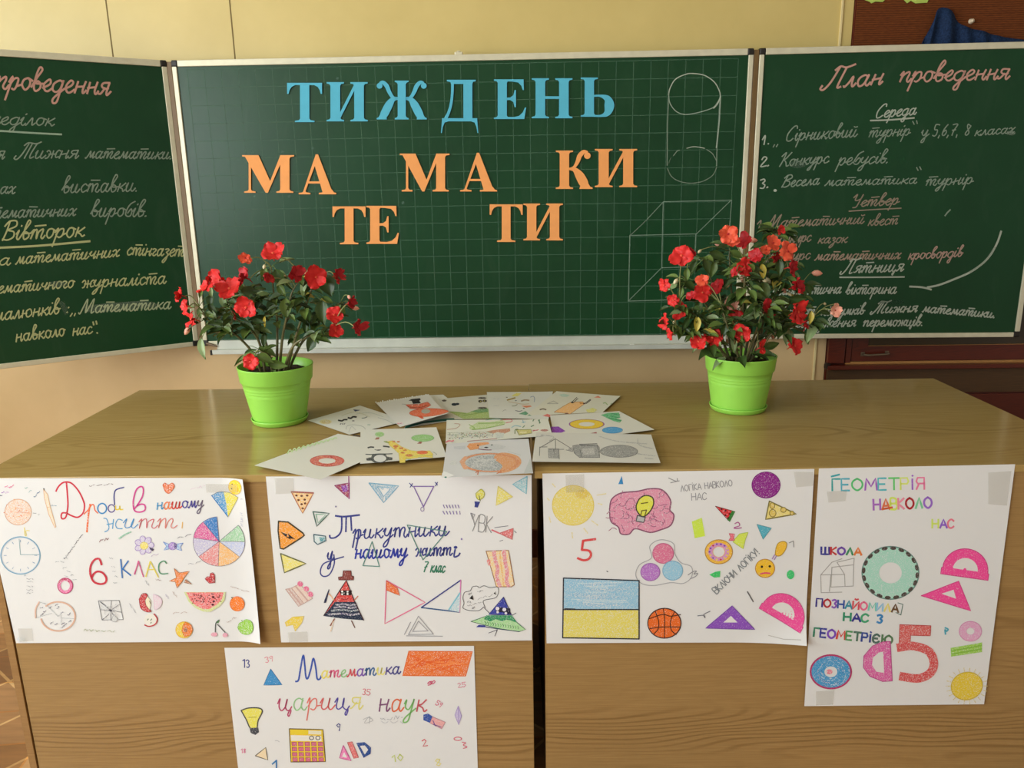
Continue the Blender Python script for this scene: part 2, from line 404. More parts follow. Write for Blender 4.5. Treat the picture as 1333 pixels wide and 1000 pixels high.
# ------------------------------------------------------------------ the room
def wall_paint(name, up, low, zsplit, rough):
    n = N(name); tc = n.node('ShaderNodeTexCoord'); sx = n.node('ShaderNodeSeparateXYZ'); n.link(tc.outputs['Object'], sx.inputs[0])
    v = n.noise(n.coords(), 3.5, 4, .6)
    a = n.ramp(v, [(.3, lin(tuple(x-5 for x in up))), (.7, lin(tuple(x+4 for x in up)))])
    b = n.ramp(v, [(.3, lin(tuple(x-5 for x in low))), (.7, lin(tuple(x+4 for x in low)))])
    f = n.math('GREATER_THAN', sx.outputs[2], zsplit)
    n.color(n.mix(f, b, a)); n.bump(n.noise(n.coords(), 160, 3), .08, .001); return n.set(rough, 0, .5)
MAT['wall'] = wall_paint('painted_wall_boards', (210, 188, 118), (219, 187, 136), 1.25, .38)
MAT['wall_side'] = wall_paint('painted_side_walls', (222, 208, 165), (222, 196, 155), 1.25, .5)
MAT['ceiling'] = plain('ceiling_white', (232, 228, 215), .9)
MAT['seam'] = plain('seam_shadow_gap', (120, 100, 55), .8)
MAT['batten'] = plain('cream_batten', (228, 208, 150), .45)
WALL_Y = .062; FZ = -.09
g = G().box(ROOM_L, 1.35, WALL_Y, WALL_Y+.35, FZ, ROOM_H)
struct(g.build('wall_back', MAT['wall']))
struct(G().box(1.30, ROOM_R, WALL_Y+.37, WALL_Y+.47, FZ, ROOM_H).build('wall_alcove', MAT['wall']))
g = G()
for x in (-1.233, -.80): g.box(x-.0022, x+.0022, WALL_Y-.0008, WALL_Y+.01, 1.25, ROOM_H)
struct(g.build('trim_1', MAT['seam']))
g = G().box(1.306, 1.314, WALL_Y-.006, WALL_Y+.01, FZ, ROOM_H, bev=.0015)
struct(g.build('trim_2', MAT['batten']))
g = G().box(-2.9, -2.2, WALL_Y-.012, WALL_Y+.01, FZ, .03).box(-2.2, 1.30, WALL_Y-.012, WALL_Y+.01, FZ, .03)
struct(g.build('baseboard_back', plain('brown_baseboard', (110, 62, 38), .4)))
struct(G().box(ROOM_L, ROOM_R, ROOM_Y0, 1., ROOM_H, ROOM_H+.1).build('ceiling', MAT['ceiling']))
# left wall with three window openings
g = G(); xs = (ROOM_L-.25, ROOM_L)
g.box(*xs, ROOM_Y0, .45, FZ, WIN_Z[0]); g.box(*xs, ROOM_Y0, .45, WIN_Z[1], ROOM_H)
edges = [ROOM_Y0]+[v for ab in sorted(WIN_Y) for v in ab]+[.45]
for a, b in zip(edges[::2], edges[1::2]): g.box(*xs, a, b, *WIN_Z)
struct(g.build('wall_left', MAT['wall_side']))
MAT['white_frame'] = plain('white_window_frame', (225, 224, 216), .4)
for i, (a, b) in enumerate(WIN_Y):
    g = G(); x0, x1 = ROOM_L-.05, ROOM_L-.005; z0, z1 = WIN_Z
    for y in (a, b-.05, (a+b)/2-.025): g.box(x0, x1, y, y+.05, z0, z1)
    for z in (z0, z1-.05, 2.2): g.box(x0, x1, a, b, z, z+.05)
    g.box(ROOM_L-.05, ROOM_L+.14, a-.04, b+.04, z0-.03, z0)
    struct(g.build('window_%d' % (i+1), MAT['white_frame']))
# parquet-look floor covering
def floor_mat():
    n = N('parquet_floor')
    v = n.coords((1, 1, 1), rot=(0, 0, math.radians(38)))
    br = n.node('ShaderNodeTexBrick'); n.link(v, br.inputs['Vector']); br.offset = .0
    for k, val in (('Scale', 1.), ('Mortar Size', .0045), ('Brick Width', .21), ('Row Height', .21), ('Bias', 0.)): br.inputs[k].default_value = val
    br.inputs['Color1'].default_value = lin((200, 156, 106))+(1,); br.inputs['Color2'].default_value = lin((156, 116, 80))+(1,); br.inputs['Mortar'].default_value = lin((232, 196, 140))+(1,)
    v2 = n.coords((1, 1, 1), rot=(0, 0, math.radians(-7)))
    b2 = n.node('ShaderNodeTexBrick'); n.link(v2, b2.inputs['Vector']); b2.offset = .5
    for k, val in (('Scale', 1.), ('Mortar Size', .003), ('Brick Width', .42), ('Row Height', .15)): b2.inputs[k].default_value = val
    b2.inputs['Color1'].default_value = (1, 1, 1, 1); b2.inputs['Color2'].default_value = lin((205, 190, 170))+(1,); b2.inputs['Mortar'].default_value = lin((250, 220, 170))+(1,)
    gr = n.noise(n.coords((6, 60, 1)), 1., 3)
    n.color(n.mix(1., n.mix(1., br.outputs[0], b2.outputs[0], 'MULTIPLY'), n.ramp(gr, [(.3, (.8, .8, .8)), (.7, (1.1, 1.1, 1.1))]), 'MULTIPLY'))
    return n.set(.35)
struct(G().box(ROOM_L-.2, ROOM_R, ROOM_Y0, 1., FZ-.1, FZ).build('floor', floor_mat()))

# ------------------------------------------------------------------ dark wooden wall unit behind the right wing
MAT['mahogany'] = wood('dark_red_brown_wood', (76, 24, 12), (104, 36, 18), (56, 18, 9), 'Z', 2.2, .3)
MAT['dark_grain'] = wood('dark_brown_veneer', (70, 48, 25), (92, 64, 34), (48, 32, 16), 'Z', 1.6, .45)
def ribbed():
    n = N('brown_ribbed_cloth'); tc = n.node('ShaderNodeTexCoord'); sx = n.node('ShaderNodeSeparateXYZ'); n.link(tc.outputs['Object'], sx.inputs[0])
    s1 = n.math('SINE', n.math('ADD', n.math('MULTIPLY', sx.outputs[2], 900), n.math('MULTIPLY', n.noise(n.coords((3, 3, 60)), 1., 3), 6)))
    v = n.noise(n.coords((60, 60, 400)), 1., 3)
    f = n.math('ADD', n.math('MULTIPLY', s1, .2), v)
    n.color(n.ramp(f, [(.25, lin((84, 42, 16))), (.75, lin((116, 62, 26)))])); n.bump(s1, .3, .001); return n.set(.75, 0, .2)
MAT['ribbed'] = ribbed()
MAT['edge_light'] = plain('worn_light_edge', (176, 126, 70), .45)
MAT['olive_glass'] = plain('dim_olive_pane', (58, 46, 26), .15)
MAT['old_steel'] = plain('tarnished_steel', (128, 112, 92), .4, .7)
CX0, CX1, CY = 1.352, 3.3, .05
cab = empty('wall_unit', (CX0, CY, FZ), 'dark red-brown wooden wall unit standing behind the right blackboard wing', 'cabinet')
G().box(CX0, CX1, CY+.004, CY+.36, FZ, 2.6).build('body', MAT['mahogany'], cab)
g = G().box(CX0, CX0+.062, CY-.012, CY+.01, .709, 1.55, bev=.002).box(CX0+.066, CX0+.088, CY-.006, CY+.01, .709, 1.55, bev=.002)
g.build('stile', MAT['mahogany'], cab)
dr = G().box(CX0+.09, CX1, CY-.002, CY+.01, .714, .772, bev=.001).box(CX0+.09, CX0+.15, CY-.002, CY+.01, .772, 1.55).build('door', MAT['mahogany'], cab)
G().box(CX0+.15, CX1, CY+.0035, CY+.009, .772, 1.55).build('door_pane', MAT['olive_glass'], dr)
G().box(CX0+.15, CX1, CY-.001, CY+.008, .770, .7735).build('pane_bead', MAT['edge_light'], dr)
hz = .742
G().tube([(1.484, CY-.001, hz), (1.484, CY-.018, hz), (1.50, CY-.022, hz-.001), (1.56, CY-.022, hz+.002), (1.574, CY-.018, hz+.003), (1.574, CY-.001, hz+.003)], .0042, 8).add(*((lambda q: (q.V, q.F))(G().box(1.477, 1.491, CY-.004, CY, hz-.008, hz+.008).box(1.567, 1.581, CY-.004, CY, hz-.005, hz+.011)))).build('handle', MAT['old_steel'], dr)
led = G().box(CX0-.006, CX1, CY-.034, CY+.01, .688, .7035, bev=.002).build('ledge', MAT['mahogany'], cab)
G().box(CX0+.07, CX1, CY-.0045, CY+.008, (.7036), .713).build('ledge_top', MAT['edge_light'], led)
G().box(CX0-.009, CX0+.004, CY-.03, CY-.002, .69, .712, bev=.002).build('bracket', plain('black_metal', (40, 32, 28), .5, .5), cab)
G().box(CX0+.004, CX1, CY-.004, CY+.01, .589, .684, bev=.001).build('drawer_front', MAT['dark_grain'], cab)
G().box(CX0+.004, CX1, CY-.004, CY+.01, .10, .582, bev=.001).build('lower_door', MAT['mahogany'], cab)
G().box(CX0+.004, CX1, CY-.003, CY+.01, 1.56, 2.5).build('ribbed_panel', MAT['ribbed'], cab)
# blue cloth hung over the unit, rising to a peak
def cloth():
    top = [(1200, 58), (1207, 44), (1214, 28), (1219, 15), (1225, 10), (1232, 11), (1240, 17), (1248, 29), (1260, 36), (1280, 41), (1300, 47), (1333, 52), (1375, 54)]
    top = smooth_line([(float(a), float(b)) for a, b in top], 4); V = []; F = []; ny = 10; nx = len(top)
    for j in range(ny+1):
        for i, (px, py) in enumerate(top):
            p = at_y(px, py, .03); t = j/ny
            k = (px-1226)/60; spread = 1+.9*t*math.exp(-k*k)
            x = 1.645+(p.x-1.645)*spread if abs(k) < 3 else p.x
            z = p.z-(p.z-1.66)*t
            fold = (math.sin((px-1200)*.30+t*.6)*.010+math.sin((px-1200)*.13+1)*.004)*(.3+.7*math.exp(-k*k*.4))*min(1, .45+t*3)
            V.append((x, .027+fold, z))
    for j in range(ny):
        for i in range(nx-1): F.append((j*nx+i, (j+1)*nx+i, (j+1)*nx+i+1, j*nx+i+1))
    return V, F
n = N('blue_cloth'); v = n.noise(n.coords((200, 200, 200)), 1., 3); n.color(n.ramp(v, [(.3, lin((14, 30, 56))), (.7, lin((32, 56, 92)))])); MAT['blue'] = n.set(.8, 0, .2)
V, F = cloth(); o = mesh('blue_cloth', V, F, MAT['blue'], smooth=True, base=(1.645, .03, 1.9)); tag(o, 'dark blue cloth gathered to a peak above the right blackboard wing', 'cloth')
sm = o.modifiers.new('thickness', 'SOLIDIFY'); sm.thickness = .002
MAT['lime'] = plain('light_green_paper', (176, 200, 92), .7)
def paper_leaf(name, P, label, c):
    P3 = [at_y(x, y, .044) for x, y in P]; c3 = at_y(*c, .040); n = len(P3)
    V = P3+[c3]+[p+Vector((0, .002, 0)) for p in P3]; F = [(i, (i+1) % n, n) for i in range(n)]+[(i, n+1+i, n+1+(i+1) % n, (i+1) % n) for i in range(n)]
    tag(mesh(name, V, F, MAT['lime'], base=tuple(c3)), label, 'paper leaf', 'green paper leaves on the wall unit')
paper_leaf('paper_leaf', [(1126, 0), (1132, 2.2), (1134.5, 4.3), (1140, 2), (1149, 2.6), (1153, -1), (1150, -8), (1140, -14), (1130, -9)], 'smaller light green paper leaf on brown panel, left of the pair', (1140, -4))
paper_leaf('paper_leaf', [(1177, 0), (1181, 4.2), (1186, 1), (1192, 4.4), (1207, 3.4), (1210, -3), (1204, -12), (1190, -15), (1180, -10)], 'larger light green paper leaf on brown panel, nearer the blue cloth', (1194, -5))
p = at_y(1263.5, 28, .047)
g = G().lathe([(.0, 0), (.0085, 0), (.0085, .003), (.004, .006), (.004, .012), (.0065, .014), (.0, .0155)], (0, 0, 0), 20)
g.V = [Vector((p.x+v.x, CY-.003-v.z, p.z+v.y)) for v in g.V]
tag(g.build('push_pin', plain('cream_plastic', (226, 208, 178), .4), smooth=True, base=tuple(p)), 'small cream push pin in the brown panel right of the blue cloth peak', 'push pin')

# ------------------------------------------------------------------ desks
TOPW = wood('oak_laminate_top', (168, 138, 80), (184, 155, 97), (134, 104, 55), 'Y', 1.0, .17, .5, 1.3)
FRONTW = wood('oak_laminate_front', (156, 122, 74), (172, 137, 86), (116, 84, 44), 'Z', 1.0, .3, .45, 4.2)
SIDEW = wood('oak_laminate_side', (150, 112, 66), (166, 126, 76), (118, 80, 40), 'Z', 1.0, .3, .45, 9.)
MAT['gap'] = plain('dark_gap_shade', (46, 28, 20), .7)  # dark colour standing in for the shade inside the desk gap
DZ = .75; TT = .0175
def make_desk(o, t, x0, x1, yf, yb, label, inset, cover):
    """o: front inner corner, about which the desk is turned by t"""
    c, s = math.cos(t), math.sin(t)
    def fr(v): dx, dy = v[0]-o[0], v[1]-o[1]; return Vector((o[0]+dx*c-dy*s, o[1]+dx*s+dy*c, v[2]))
    b = fr(((x0+x1)/2, (yf+yb)/2, FZ)); d = empty('teacher_desk', b, label, 'desk', 'two desks pushed together')
    G().box(x0, x1, yf, yb, DZ-TT, DZ, fr, bev=.0012).build('tabletop', TOPW, d)
    l, r = x0+inset[0], x1-inset[1]; zt = DZ-TT-.0005
    for a in (l, r-.018):
        fy = yf+.003 if (cover[0] if a == l else cover[1]) else yf+.021
        sp = G().box(a, a+.018, fy, yb-.03, FZ, zt, fr, bev=.0008).build('side_panel', SIDEW, d)
    G().box(l+cover[0], r-cover[1], yf+.0045, yf+.0205, FZ+.005, zt, fr, bev=.0008).build('front_panel', FRONTW, d)
    G().box(l+.0183, r-.0183, yf+.03, yf+.034, .05, zt-.002, fr).build('gap_shade_sheet', MAT['gap'], d)  # added dark sheet: shade of the gap beside the front panel, as colour
    return fr
LO, RO = (.2265, -1.2144), (.2343, -1.2097)
frL = make_desk(LO, .0051, -1.048, .2265, -1.2144, -.4117, 'oak laminate desk on the left, holding the left potted plant and most drawings', (.0, .0), (.022, .0))
frR = make_desk(RO, .0143, .2343, 1.5499, -1.2097, -.3953, 'oak laminate desk on the right, in front of the dark wall unit', (.022, .022), (.0, .0))
NL = Vector((math.sin(.0051), -math.cos(.0051), 0)); NR = Vector((math.sin(.0143), -math.cos(.0143), 0))
PL = Vector((LO[0], LO[1], .5))+NL*.0008; PR = Vector((RO[0], RO[1], .5))+NR*.0008
UP = Vector((0, 0, 1))
# ------------------------------------------------------------------ chalkboard
def board_mat():
    n = N('green_chalkboard'); v = n.noise(n.coords((1, 1, 1)), 2.2, 4, .6); v2 = n.noise(n.coords((8, 8, 3), rot=(0, .5, 0)), 1.5, 4, .65, 1.2)
    base = n.ramp(v, [(.3, lin((18, 58, 31))), (.7, lin((22, 67, 37)))])
    dust = n.ramp(v2, [(.52, (0, 0, 0)), (.85, (1, 1, 1))])
    n.color(n.mix(n.math('MULTIPLY', dust, .05), base, lin((120, 140, 120)))); n.bump(n.noise(n.coords(), 500, 2), .05, .0005)
    return n.set(.30, 0, .30)
MAT['board'] = board_mat()
MAT['alu'] = plain('cream_aluminium_trim', (214, 208, 180), .35, .15)
MAT['alu_grey'] = plain('dusty_aluminium_tray', (200, 202, 190), .4, .15, var=.08, scale=14)
MAT['black'] = plain('black_plastic_cap', (30, 25, 20), .5)
MAT['hinge'] = plain('brown_hinge_strip', (112, 86, 48), .5)
BZ, BH = .8156, 1.0036; BT = BZ+BH
LA, RA = .6166, .0269
board = empty('chalkboard', (0, 0, BZ), 'green folding chalkboard with two hinged wings, mounted on the back wall', 'chalkboard')
def panel_frame(x0, ux, uy):
    """surface coordinates (a along, z up, d towards the room) -> world"""
    nx, ny = (uy, -ux) if ux > 0 else (-uy, ux)
    return lambda v: Vector((x0+ux*v[0]+nx*v[1], uy*v[0]+ny*v[1], v[2])), Vector((nx, ny, 0))
fC, nC = panel_frame(-1., 1, 0)
fR, nR = panel_frame(1.02, math.cos(RA), -math.sin(RA))
fL, nL = panel_frame(-1.02, -math.cos(LA), -math.sin(LA))
WHITE = (196, 204, 186); SOFT = (150, 166, 146); PINK = (226, 172, 156); YEL = (206, 208, 150); DULL = (166, 148, 128); DIMG = (142, 158, 138)
def make_panel(name, fr, nrm, W, label, draw):
    g = G().box(0, W, -.020, 0, BZ, BT, fr)
    p0 = fr((0, 0, 1.)); ink = Ink(lambda x, y: at_plane(x, y, p0, nrm), nrm, .0004)
    draw(ink, fr)
    nb = len(g.V); V = g.V+ink.V; F = g.F+[tuple(i+nb for i in f) for f in ink.F]
    o = mesh(name, V, F, [MAT['board'], MAT['chalk']], board, cols=[(0, 0, 0, 1)]*nb+ink.C, fmat=[0]*len(g.F)+[1]*len(ink.F))
    if label: o['label'] = label
    bw, tp = .0165, .021; f = G()
    f.box(0, bw, -.022, .006, BZ+.02, BT-.02, fr, bev=.002).box(W-bw, W, -.022, .006, BZ+.02, BT-.02, fr, bev=.002)
    f.box(.02, W-.02, -.022, .006, BT-tp, BT, fr, bev=.002).box(.02, W-.02, -.022, .006, BZ, BZ+tp*.8, fr, bev=.002)
    f.build('frame', MAT['alu'], o)
    for a in (0, W-.0205):
        for z in (BT-.0205, BZ):
            G().box(a-.0005, a+.021, -.023, .008, z-.0005, z+.021, fr, bev=.004).build('corner_cap', MAT['black'], o)
    return o
# ------ middle: ruled squares, a cylinder and a box drawn in chalk
def draw_mid(k, fr):
    GC = (92, 128, 104); n = 32; st = 1.9/n; x0, zt = -.95, BT-.031; zb = zt-st*16
    def grid(a, b):
        d = (b-a).normalized(); s = d.cross(nC)*.0011; o = nC*k.off; i = len(k.V)
        k.V += [a+s+o, a-s+o, b-s+o, b+s+o]; k.F.append((i, i+1, i+2, i+3)); k.C += [lin(GC)+(.68,)]*4
    for i in range(n+1): grid(Vector((x0+i*st, 0, zb)), Vector((x0+i*st, 0, zt)))
    for j in range(17): grid(Vector((x0, 0, zt-j*st)), Vector((x0+1.9, 0, zt-j*st)))
    k.off += .0001
    k.at(800, 60, 3.92)
    k.stroke("275 250 283 215 310 170 360 145 400 140 460 150 510 185 535 230 540 255", 5, WHITE, 1.0)
    k.stroke("276 250 282 290 310 330 350 348 400 345 460 330 505 312 530 280 540 255", 4.5, (170, 186, 168), .9)
    k.stroke("505 318 525 295 541 258", 5, WHITE, .9)
    k.lines("277 240 270 400 268 610", 4, SOFT, .9); k.lines("540 258 534 380 520 520", 7, (176, 190, 172), .85); k.lines("522 520 521 612", 4, SOFT, .9)
    k.stroke("300 560 320 535 332 532", 4, SOFT, .8); k.stroke("368 522 400 514 430 516 460 522", 4, WHITE, .9); k.stroke("470 528 500 550 520 585", 4, SOFT, .85)
    k.stroke("275 600 285 575 290 570", 3, DIMG, .6); k.stroke("270 625 290 665 330 690 390 700 450 690 500 660 520 620", 4, DIMG, .75)
    k.at(700, 230, 3.92)
    k.lines("640 128 985 120;470 300 808 292;632 465 775 460;990 118 978 262;640 130 632 465;470 300 462 635;462 635 632 465;808 294 985 122;806 295 800 435;462 635 690 628;560 215 640 130;980 385 968 420", 3.8, (140, 162, 142), .8)
    k.lines("470 302 565 212", 4, DIMG, .65)
    k.at(300, 60, 3.92)
    for x, y in ((112, 540), (268, 540), (122, 765), (300, 768), (420, 522), (880, 800), (545, 165)): k.oval(x, y, 8, 7, (96, 128, 112), .6)
# ------ right wing: the plan for Wednesday to Friday
def draw_right(k, fr):
    k.at(0, 0, 1); T = lambda t, a, b, c, d, xh, w_, col, **kw: k.text(t, a, b, c, d, xh, w_*.84, col, **kw)
    T('План', 1076, 115, 1148, 110, 13.5, 3.0, PINK, slant=.45); T('проведення', 1170, 107, 1313, 103, 13, 2.8, PINK, slant=.35)
    T('Середа', 1138, 154, 1192, 149, 8.5, 1.9, WHITE, slant=.45); k.stroke("1133 157 1160 156 1190 153.5", 2, WHITE); 
    T('1.', 992, 189, 1003, 187, 7.5, 2, WHITE); T('„', 1007, 190, 1018, 189, 9, 1.6, SOFT)
    T('Сірниковий', 1021, 184, 1115, 178, 9.5, 1.8, SOFT, slant=.4); T('турнір', 1130, 179, 1184, 176, 8.5, 1.6, SOFT, slant=.4); k.lines("1190 162 1188 158;1194 161 1193 157", 1.5, SOFT)
    T('у', 1199, 178, 1209, 177, 8, 1.7, SOFT); T('5,6,7, 8', 1213, 177, 1262, 176, 9.5, 1.8, SOFT); T('класах', 1268, 177, 1320, 173, 7, 1.7, SOFT, slant=.4); k.oval(1316, 173, 6, 3, SOFT, .55)
    T('2.', 989, 217, 1003, 216, 8, 2, WHITE); T('Конкурс', 1014, 217, 1078, 212, 8.5, 1.8, SOFT, slant=.4); T('ребусів.', 1090, 215, 1158, 212, 9, 1.8, SOFT, slant=.4); k.oval(1039, 214, 10, 5, (110, 130, 112), .45)
    T('3.', 988, 246, 1002, 244, 8, 2, WHITE); k.oval(1009, 248, 2.2, 1.8, WHITE)
    T('Весела', 1016, 244, 1066, 240, 7.5, 1.8, SOFT, slant=.45); T('математика', 1073, 242, 1193, 239, 7, 1.7, SOFT, slant=.4); T('турнір', 1204, 242, 1266, 239, 8, 1.8, SOFT, slant=.4)
    k.lines("1195 222 1193 218;1199 221 1197 217", 1.5, SOFT)
    T('Четвер', 1106, 270, 1169, 266, 8, 1.8, DULL, slant=.5); k.stroke("1105 275 1135 273 1173 271", 1.5, DULL)
    k.stroke("1230 281 1233 277 1237 273", 1.8, SOFT)
    T('1', 984, 299, 992, 299, 8, 1.8, DULL); T('Математичний', 998, 296, 1124, 291, 8, 1.7, DULL, slant=.45); T('квест', 1129, 294, 1168, 292, 7.5, 1.6, DULL, slant=.4)
    T('Конкурс', 1004, 318, 1055, 314, 7.5, 1.7, DULL, slant=.4); T('казок', 1064, 317, 1102, 316, 7, 1.7, DULL, slant=.4)
    T('Конкурс', 996, 342, 1054, 337, 7.5, 1.7, DULL, slant=.4); T('математичних', 1060, 339, 1171, 337, 7.5, 1.8, (186, 160, 140), slant=.4); T('кросвордів', 1181, 338, 1252, 334, 7.5, 1.8, (196, 164, 148), slant=.4)
    T('Пятниця', 1098, 356, 1175, 353, 9, 1.9, WHITE, slant=.45); k.stroke("1093 361 1130 361 1177 360.5", 1.9, WHITE)
    T('Математична', 1004, 384, 1094, 382, 8, 1.8, WHITE, slant=.4); T('вікторина', 1100, 383, 1166, 382, 8, 1.8, WHITE, slant=.35)
    T('Захист', 1012, 412, 1060, 410, 7.5, 1.8, WHITE, slant=.4); T('підсумків', 1068, 411, 1124, 409, 7.5, 1.8, WHITE, slant=.4); T('Тижня', 1137, 408, 1193, 406, 7.5, 2, WHITE, slant=.5); T('математики.', 1200, 406, 1296, 414, 7, 2, WHITE, slant=.3)
    T('Нагородження', 1015, 427, 1113, 425, 7.5, 1.8, WHITE, slant=.4); T('переможців.', 1123, 425, 1202, 424, 7.5, 2, WHITE, slant=.3); k.stroke("1015 428 1030 427 1046 420", 1.8, WHITE)
    k.stroke("1303 301 1297 318 1285 337 1265 353 1243 363 1222 371 1207 374", 2.6, WHITE, 1.0); k.stroke("1184 373 1200 374 1212 377", 2.4, WHITE); k.stroke("1295 322 1280 342 1262 354", 3, SOFT, .4)
    k.oval(1160, 393, 17, 3, (62, 90, 72), .5)
# ------ left wing: the plan for Monday and Tuesday (its left part runs out of the photograph)
def draw_left(k, fr):
    k.at(0, 0, 1); T = lambda t, a, b, c, d, xh, w_, col, **kw: k.text(t, a, b, c, d, xh, w_*.84, col, **kw)
    T('План', -110, 112, -28, 113, 15, 3, PINK, slant=.4); T('проведення', -6, 115, 143, 124, 15.5, 3.2, PINK, slant=.15)
    T('Понеділок', -45, 161, 70, 164, 10, 2., SOFT, slant=.3); k.stroke("-48 169 0 170.5 40 173 80 175", 2.4, (172, 196, 172))
    T('Тижня', 25, 206, 101, 206, 10, 2., SOFT, slant=.35); T('математики.', 111, 206, 225, 207, 9, 1.9, SOFT, slant=.35); T('Відкриття', -90, 206, 5, 207, 10, 1.9, SOFT, slant=.3)
    T('математична', -120, 250, -20, 252, 9, 1.8, SOFT, slant=.3); T('ах', -1, 252, 19, 252, 9, 1.9, SOFT, slant=.3); T('виставки.', 80, 251, 181, 249, 11, 2., SOFT, slant=.25)
    T('математичних', -36, 285, 98, 281, 9.5, 2., SOFT, slant=.3); T('виробів.', 117, 282, 193, 282, 11, 2., SOFT, slant=.25)
    T('Вівторок', 0, 313, 109, 308, 12, 2.4, YEL, slant=.3); k.stroke("0 322.5 50 320 117 314", 2.8, YEL)
    T('Презентація', -110, 355, -18, 350, 9, 1.8, YEL, slant=.3); T('а', -2, 345, 13, 345, 9, 2., YEL, slant=.3); T('математичних', 20, 344, 155, 334, 9, 2., YEL, slant=.3); T('стінгазет', 164, 332, 239, 334, 9.5, 2., YEL, slant=.25)
    T('математичного', -40, 385, 96, 374, 9, 2., YEL, slant=.3); T('журналіста', 106, 375, 216, 369, 9.5, 2., YEL, slant=.25); k.oval(75, 370, 12, 4, SOFT, .4)
    T('малюнків', -8, 418, 78, 408, 10, 2.1, YEL, slant=.25); T(':', 84, 408, 92, 408, 9, 2., YEL); T('„', 92, 410, 104, 409, 9, 2, YEL)
    k.poly("110 398 140 395 180 392 200 394 205 399 180 402 140 405 112 406", (120, 138, 118), .6, smooth=True)
    T('Математика', 104, 408, 222, 402, 9, 2., (190, 200, 160), slant=.3)
    T('навколо', 20, 445, 85, 437, 9.5, 2.1, YEL, slant=.15); T('нас', 94, 437, 120, 434, 9, 2., YEL, slant=.2); k.lines("122 423 121 419;126 422 125 418;126 433 127 434", 2, YEL)
    k.poly("76 392 84 393 90 408 84 410", (120, 140, 118), .4)
make_panel('center_panel', fC, nC, 2.0, 'ruled green middle panel', draw_mid)
make_panel('wing_panel', fR, nR, .99, 'right wing with the plan for Wednesday to Friday', draw_right)
make_panel('wing_panel', fL, nL, .99, 'left wing, folded forward, with the plan for Monday and Tuesday', draw_left)
for x in (-1.01, 1.01):
    G().box(x-.0095, x+.0095, -.004, .016, BZ+.01, BT-.004, bev=.002).build('hinge_strip', MAT['hinge'], board)
tray = G().box(-.945, .952, -.012, .0, BZ-.012, BZ+.0195).box(-.945, .952, -.062, -.012, BZ-.016, BZ-.012).box(-.945, .952, -.066, -.060, BZ-.022, BZ-.006, bev=.001)
tr = tray.build('chalk_tray', MAT['alu_grey'], board)
for x in (-.948, .955): G().box(x-.004, x+.004, -.068, -.056, BZ-.0245, BZ-.006, bev=.002).build('end_cap', MAT['black'], tr)
G().tube([(-.985, -.004, BZ+.008), (-.965, -.012, BZ+.004), (-.952, -.018, BZ+.001), (-.944, -.02, BZ)], [.006, .005, .004, .003], 8).build('hook', plain('rusty_steel', (110, 92, 72), .6, .5), board)
cp = at_y(597, 68, -.002)
G().box(cp.x-.014, cp.x+.014, -.006, .012, BT-.002, BT+.009, bev=.003).box(cp.x-.006, cp.x+.006, -.008, .006, BT+.007, BT+.012, bev=.002).build('top_clip', MAT['alu'], board)
# a stub of chalk on the tray
cx = at_y(823, 451, -.055).x
g = G().tube([(cx-.007, -.05, BZ-.0085), (cx+.007, -.047, BZ-.0085)], .0036, 12)
tag(g.build('chalk_stub', plain('white_chalk', (236, 236, 226), .9), base=(cx, -.05, BZ-.012)), 'small stub of white chalk lying on the grey chalk tray', 'chalk')

# ------------------------------------------------------------------ cut-out paper letters, outlines in letter units (height 1)
def serif(x0, x1, y, up, h=.035, br=.055, st=None):
    """flat slab with small brackets joining a stem st=(a,b)"""
    s = 1 if up else -1; a, b = st
    return [(x0, y), (x1, y), (x1, y+s*h), (b+br*.5, y+s*(h+.015)), (b, y+s*(h+br)), (a, y+s*(h+br)), (a-br*.5, y+s*(h+.015)), (x0, y+s*h)]
def stem(a, b, ext=.075, y0=0, y1=1, top=True, bot=True, tl=None, tr=None):
    P = [[(a, y0), (b, y0), (b, y1), (a, y1)]]
    if bot: P.append(serif(a-ext, b+ext, y0, True, st=(a, b)))
    if top: P.append(serif(a-(ext if tl is None else tl), b+(ext if tr is None else tr), y1, False, st=(a, b)))
    return P
def brush(P, W, k=8):
    """a curved band of changing width"""
    Q = smooth_line([(*p, w_) for p, w_ in zip(P, W)], k); L = []; R = []
    for i, (x, y, w_) in enumerate(Q):
        a, b = Q[max(i-1, 0)], Q[min(i+1, len(Q)-1)]; d = math.hypot(b[0]-a[0], b[1]-a[1]) or 1
        nx, ny = -(b[1]-a[1])/d, (b[0]-a[0])/d
        L.append((x+nx*w_/2, y+ny*w_/2)); R.append((x-nx*w_/2, y-ny*w_/2))
    return [[L[i], L[i+1], R[i+1], R[i]] for i in range(len(L)-1)]
def disc(x, y, r): return [[(x+r*math.cos(2*math.pi*i/20), y+r*math.sin(2*math.pi*i/20)) for i in range(20)]]
